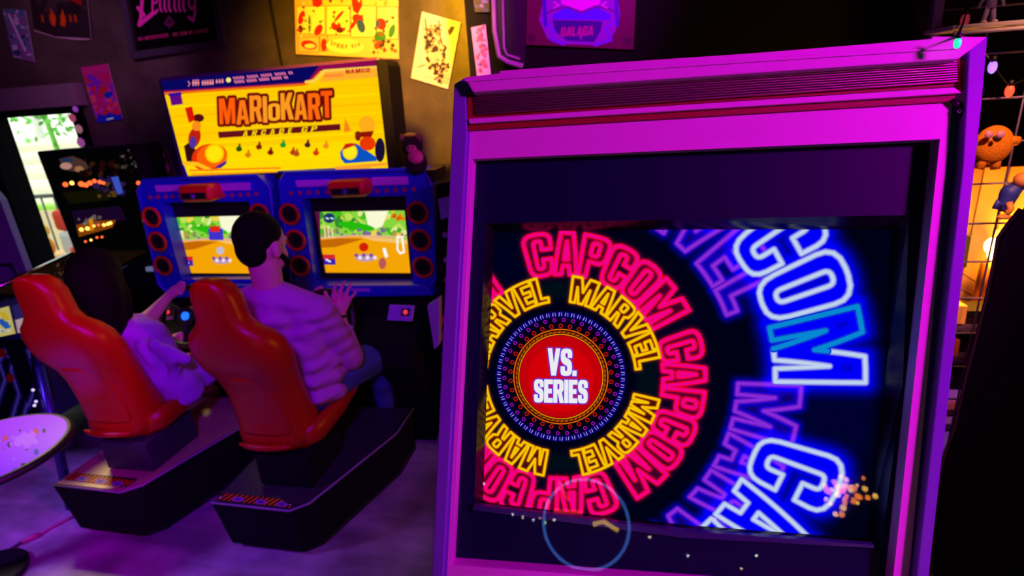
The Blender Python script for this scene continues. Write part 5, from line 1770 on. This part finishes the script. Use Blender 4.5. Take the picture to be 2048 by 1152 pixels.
# orange plush hanging on the grid (plain stand-in)
OP = mat('orange_plush', (.75, .26, .02), .9, spec=.1, bump=.4, noise=180)
op = thing('plush_toy', 'orange plush toy hanging on the wire grid', 'plush toy', PG.hit(1985, 300, .05))
blob('body', [], OP, op, .005, 3, [(PG.hit(1986, 290, .05), (.052, .032, .058), None)])
tube('arm', [PG.hit(2005, 282, .05), PG.hit(2020, 280, .06), PG.hit(2036, 282, .06)], .012, OP, op, rs=[.012, .012, .014])
tube('arm', [PG.hit(1965, 285, .05), PG.hit(1957, 284, .05)], .010, OP, op)
for p_ in ([(1972, 312), (1964, 326), (1958, 338)], [(1992, 314), (1991, 328), (1990, 338)]):
    tube('leg', [PG.hit(x, y, .05) for x, y in p_], .012, OP, op, rs=[.016, .013, .013])
for x in (1978, 2001): ball('eye', PG.hit(x, 269, .09), (.011, .006, .011), mat('lilac_button', (.6, .25, .6), .4), op, seg=14)
ball('nose', PG.hit(1990, 276, .095), (.006, .006, .007), BLACK, op, seg=10)
ball('tail', PG.hit(1979, 322, .05), (.008, .008, .012), OP, op, seg=10)
# blue figurine
bf = thing('figurine', 'blue seated figurine with orange limbs before the lit crate', 'figurine', PG.hit(2018, 400, .05))
BF = mat('figure_blue', (.03, .05, .55), .5)
blob('body', [[(PG.hit(2008, 412, .05), .020), (PG.hit(2020, 385, .05), .026), (PG.hit(2036, 372, .05), .018)]], BF, bf, .005, 2)
ball('head', PG.hit(2044, 360, .06), .022, mat('figure_orange', (.8, .35, .1), .5), bf, seg=14)
tube('leg', [PG.hit(2003, 412, .06), PG.hit(1996, 404, .06), PG.hit(1990, 418, .06)], .009, BF, bf)
tube('leg', [PG.hit(2018, 405, .07), PG.hit(2022, 418, .08), PG.hit(2012, 428, .08)], .009, MATS['figure_orange'], bf)
ball('foot', PG.hit(2008, 434, .08), (.02, .012, .009), MATS['figure_orange'], bf, seg=12)
# lit wooden crate behind the grid
WOOD = mat('crate_wood', (.62, .36, .14), .7, noise=18)
WOOD2 = mat('crate_wood_dark', (.40, .20, .08), .7, noise=18)
cr = thing('wooden_crate', 'wooden plank crate glowing amber behind the wire grid', 'crate', (1.25, 2.35, .9))
YC = 2.42
PCr = wall(YC)
zt_, zb_ = PCr.hit(1970, 336).z, PCr.hit(1930, 600).z
xx0 = PCr.hit(1905, 600).x - .06
for i in range(8):
    w_ = .085
    box('plank', (xx0 + (i + .5) * w_, YC + .02 + .004 * (i % 2), (zt_ + zb_) / 2), (w_ - .006, .018, zt_ - zb_), WOOD if i % 3 else WOOD2, cr, .002)
xw = xx0 + 8 * .085
box('shelf_board', ((xx0 + xw) / 2, YC - .07, zb_ - .015), (xw - xx0 + .04, .2, .03), WOOD2, cr, .003)
box('side_board', (xw + .01, YC - .07, (zt_ + zb_) / 2), (.02, .2, zt_ - zb_), WOOD2, cr, .003)
pslab('wall_bracket', PCr, [(1929, 475), (1942, 474), (1933, 535), (1920, 537)], .0, .03, MATT, cr)
tube('decor_wire', [PCr.hit(x, y, .03) for x, y in ((1922, 545), (1945, 560), (1955, 566), (1962, 572), (1978, 578))], .0025, BLACK, cr, seg=6)
tube('decor_wire', [PCr.hit(x, y, .03) for x, y in ((1916, 575), (1945, 592), (1956, 604))], .0025, BLACK, cr, seg=6)
# lamp
lc = PCr.hit(1988, 492, .10)
lm = thing('table_lamp', 'small lit oil-style lamp glowing white hot in the crate', 'lamp', Vector((lc.x, lc.y, zb_)))
HOT = mat('lamp_glow', (1, .8, .4), .4, emit=(1, .62, .16), es=16)
blob('lamp_globe', [], HOT, lm, .005, 2, [(lc, (.030, .030, .034), None), (lc + Vector((0, 0, -.035)), (.016, .016, .02), None)])
tube('chimney', [lc + Vector((0, 0, .03)), lc + Vector((0, 0, .06))], .012, mat('lamp_amber', (.9, .5, .1), .4, emit=(1, .5, .08), es=2), lm)
tube('lamp_base', [lc + Vector((0, 0, -.055)), lc + Vector((0, 0, -.075)), Vector((lc.x, lc.y, zb_ + .004))], .02, mat('lamp_brass', (.25, .1, .03), .4, .6), lm, rs=[.014, .03, .034])
light('lamp_light', 'POINT', lc + Vector((0, -.05, 0)), None, (1, .33, .01), 26, .03)
# shelf unit below with lit boxes
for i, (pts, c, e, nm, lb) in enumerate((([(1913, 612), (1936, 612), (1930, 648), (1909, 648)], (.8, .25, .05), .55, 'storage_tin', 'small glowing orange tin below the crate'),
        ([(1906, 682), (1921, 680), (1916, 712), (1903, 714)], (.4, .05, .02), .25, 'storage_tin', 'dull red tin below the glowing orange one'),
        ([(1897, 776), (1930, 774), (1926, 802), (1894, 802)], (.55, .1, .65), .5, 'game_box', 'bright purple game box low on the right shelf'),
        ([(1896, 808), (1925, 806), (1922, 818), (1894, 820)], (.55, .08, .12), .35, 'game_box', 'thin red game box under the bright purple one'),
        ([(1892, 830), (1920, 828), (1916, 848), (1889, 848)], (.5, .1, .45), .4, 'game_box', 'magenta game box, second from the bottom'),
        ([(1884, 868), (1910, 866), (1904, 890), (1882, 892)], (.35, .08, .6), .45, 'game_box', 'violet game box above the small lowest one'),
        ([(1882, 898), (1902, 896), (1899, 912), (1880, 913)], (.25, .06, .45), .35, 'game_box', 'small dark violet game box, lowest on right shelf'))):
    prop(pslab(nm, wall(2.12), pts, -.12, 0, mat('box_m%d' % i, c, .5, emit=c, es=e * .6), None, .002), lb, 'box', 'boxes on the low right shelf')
for i, y in enumerate((652, 680, 716, 730, 768, 822, 852, 895, 915)):
    a_ = wall(2.12).hit(1900, y)
    if i in (0, 2, 4, 5, 6, 8):
        prop(box('wall_shelf', (1.25, 2.18, a_.z - .008), (.7, .16, .010), mat('violet_shelf', (.12, .07, .22), .5)), ('narrow dark shelf under the orange tin', '', 'narrow dark shelf under the dull red tin', '', 'narrow dark shelf above the purple box', 'narrow dark shelf under the red box', 'narrow dark shelf under the magenta box', '', 'lowest narrow dark shelf on the right')[i], 'shelf')
prop(box('storage_tin', wall(2.12).hit(1945, 632) + Vector((.05, .06, 0)), (.12, .1, .03), MATT), 'flat black tin right of the glowing orange one', 'box', 'boxes on the low right shelf')
# black cabinet silhouette at the far right
PR = wall(1.45)
bc = thing('black_cabinet', 'black arcade cabinet with curved side cut by right edge', 'arcade machine', (1.1, 1.6, 0))
sil = [(2100, 330), (2048, 420), (2022, 452), (2003, 478), (1996, 520), (1982, 590), (1962, 670), (1938, 760), (1915, 860), (1893, 920), (1878, 1010), (1868, 1152), (1862, 1500), (2300, 1500), (2300, 330)]
fr = [PR.hit(*p) for p in sil]
for p in fr: p.z = max(p.z, .01)
rd = Vector(ray(1960, 700)); rd.z = 0; rd.normalize()
slab('side_panel', fr, [p + rd * .035 for p in fr], MATT, bc)
fr2 = [p + rd * .036 + Vector((.03, 0, -.02)) for p in fr]
for p in fr2: p.z = max(p.z, .01)
slab('cabinet_body', fr2, [p + rd * .3 + Vector((.1, 0, 0)) for p in fr2], MATT, bc)
tube('edge_molding', [p + Vector((0, .01, 0)) for p in fr[1:12]], .006, mat('molding_dark', (.02, .01, .01), .4), bc)

# ================================================================== behind the camera: what the cabinet glass mirrors
ct = thing('game_counter', 'black counter behind the viewer, seen mirrored in the cabinet glass', 'counter', (.1, -1.7, 0))
box('counter_body', (.1, -1.72, .45), (2.4, .4, .9), MATT, ct, .01)
box('counter_top', (.1, -1.72, .915), (2.46, .46, .03), BLACK, ct, .006)
nr = thing('neon_ring_sign', 'blue neon ring sign with red and yellow bars, mirrored low in glass', 'neon sign', (-.2, -1.5, .55))
def glow(n, c, e): return mat(n, c, .4, emit=c, es=e)
torus('ring', (-.2, -1.49, .54), (0, 1, 0), .24, .008, glow('neon_blue', (.08, .25, 1), 9), nr, 48)
tube('red_bar', [(-.38, -1.49, .60), (-.22, -1.49, .60)], .012, glow('neon_red', (1, .03, .02), 12), nr)
tube('red_bar', [(-.30, -1.49, .66), (-.36, -1.49, .76)], .010, MATS['neon_red'], nr)
tube('yellow_bar', [(-.02, -1.49, .52), (-.10, -1.49, .56), (-.16, -1.49, .54)], .012, glow('neon_yellow', (1, .6, .02), 12), nr)
disc('backing', (-.2, -1.505, .57), (0, 1, 0), .27, .012, MATT, nr, 32)
R = random.Random(11)
am = thing('bulb_cluster', 'tangle of small orange bulbs, mirrored at lower right of glass', 'lamp', (1.12, -1.5, .9))
for i in range(44):
    ball('bulb', (1.13 + R.gauss(0, .045), -1.46 + R.uniform(-.02, .02), .80 + R.gauss(0, .045)), R.uniform(.008, .016), glow('amber_glow', (1, .28, .02), 18) if i % 3 else glow('yellow_glow', (1, .6, .1), 20), am, seg=8)
box('backing', (1.13, -1.50, .80), (.26, .02, .26), MATT, am, .004)
ls_ = thing('light_string', 'string of pin-point coloured bulbs mirrored low in the glass', 'light string', (0, -1.5, .5))
tube('cord', [(-.85, -1.495, .73), (-.6, -1.495, .56), (-.4, -1.495, .54), (.15, -1.495, .5), (.6, -1.495, .38), (.75, -1.495, .5)], .002, BLACK, ls_, seg=5)
for i, (x, z, c) in enumerate(((-.62, .56, (.9, .9, 1)), (-.56, .55, (1, .8, .7)), (-.50, .54, (.6, .7, 1)), (-.46, .55, (1, .3, .2)), (-.43, .53, (.6, 1, .2)), (-.38, .55, (1, .9, .8)), (.15, .50, (1, .9, .6)), (.35, .42, (.9, .9, 1)), (.62, .38, (1, .7, .3)), (.7, .45, (.9, 1, .9)), (-.8, .72, (.9, .9, 1)), (.5, .62, (1, .3, .6)))):
    ball('bulb', (x, -1.49, z), .006, glow('pin_%d' % i, c, 30), ls_, seg=8)
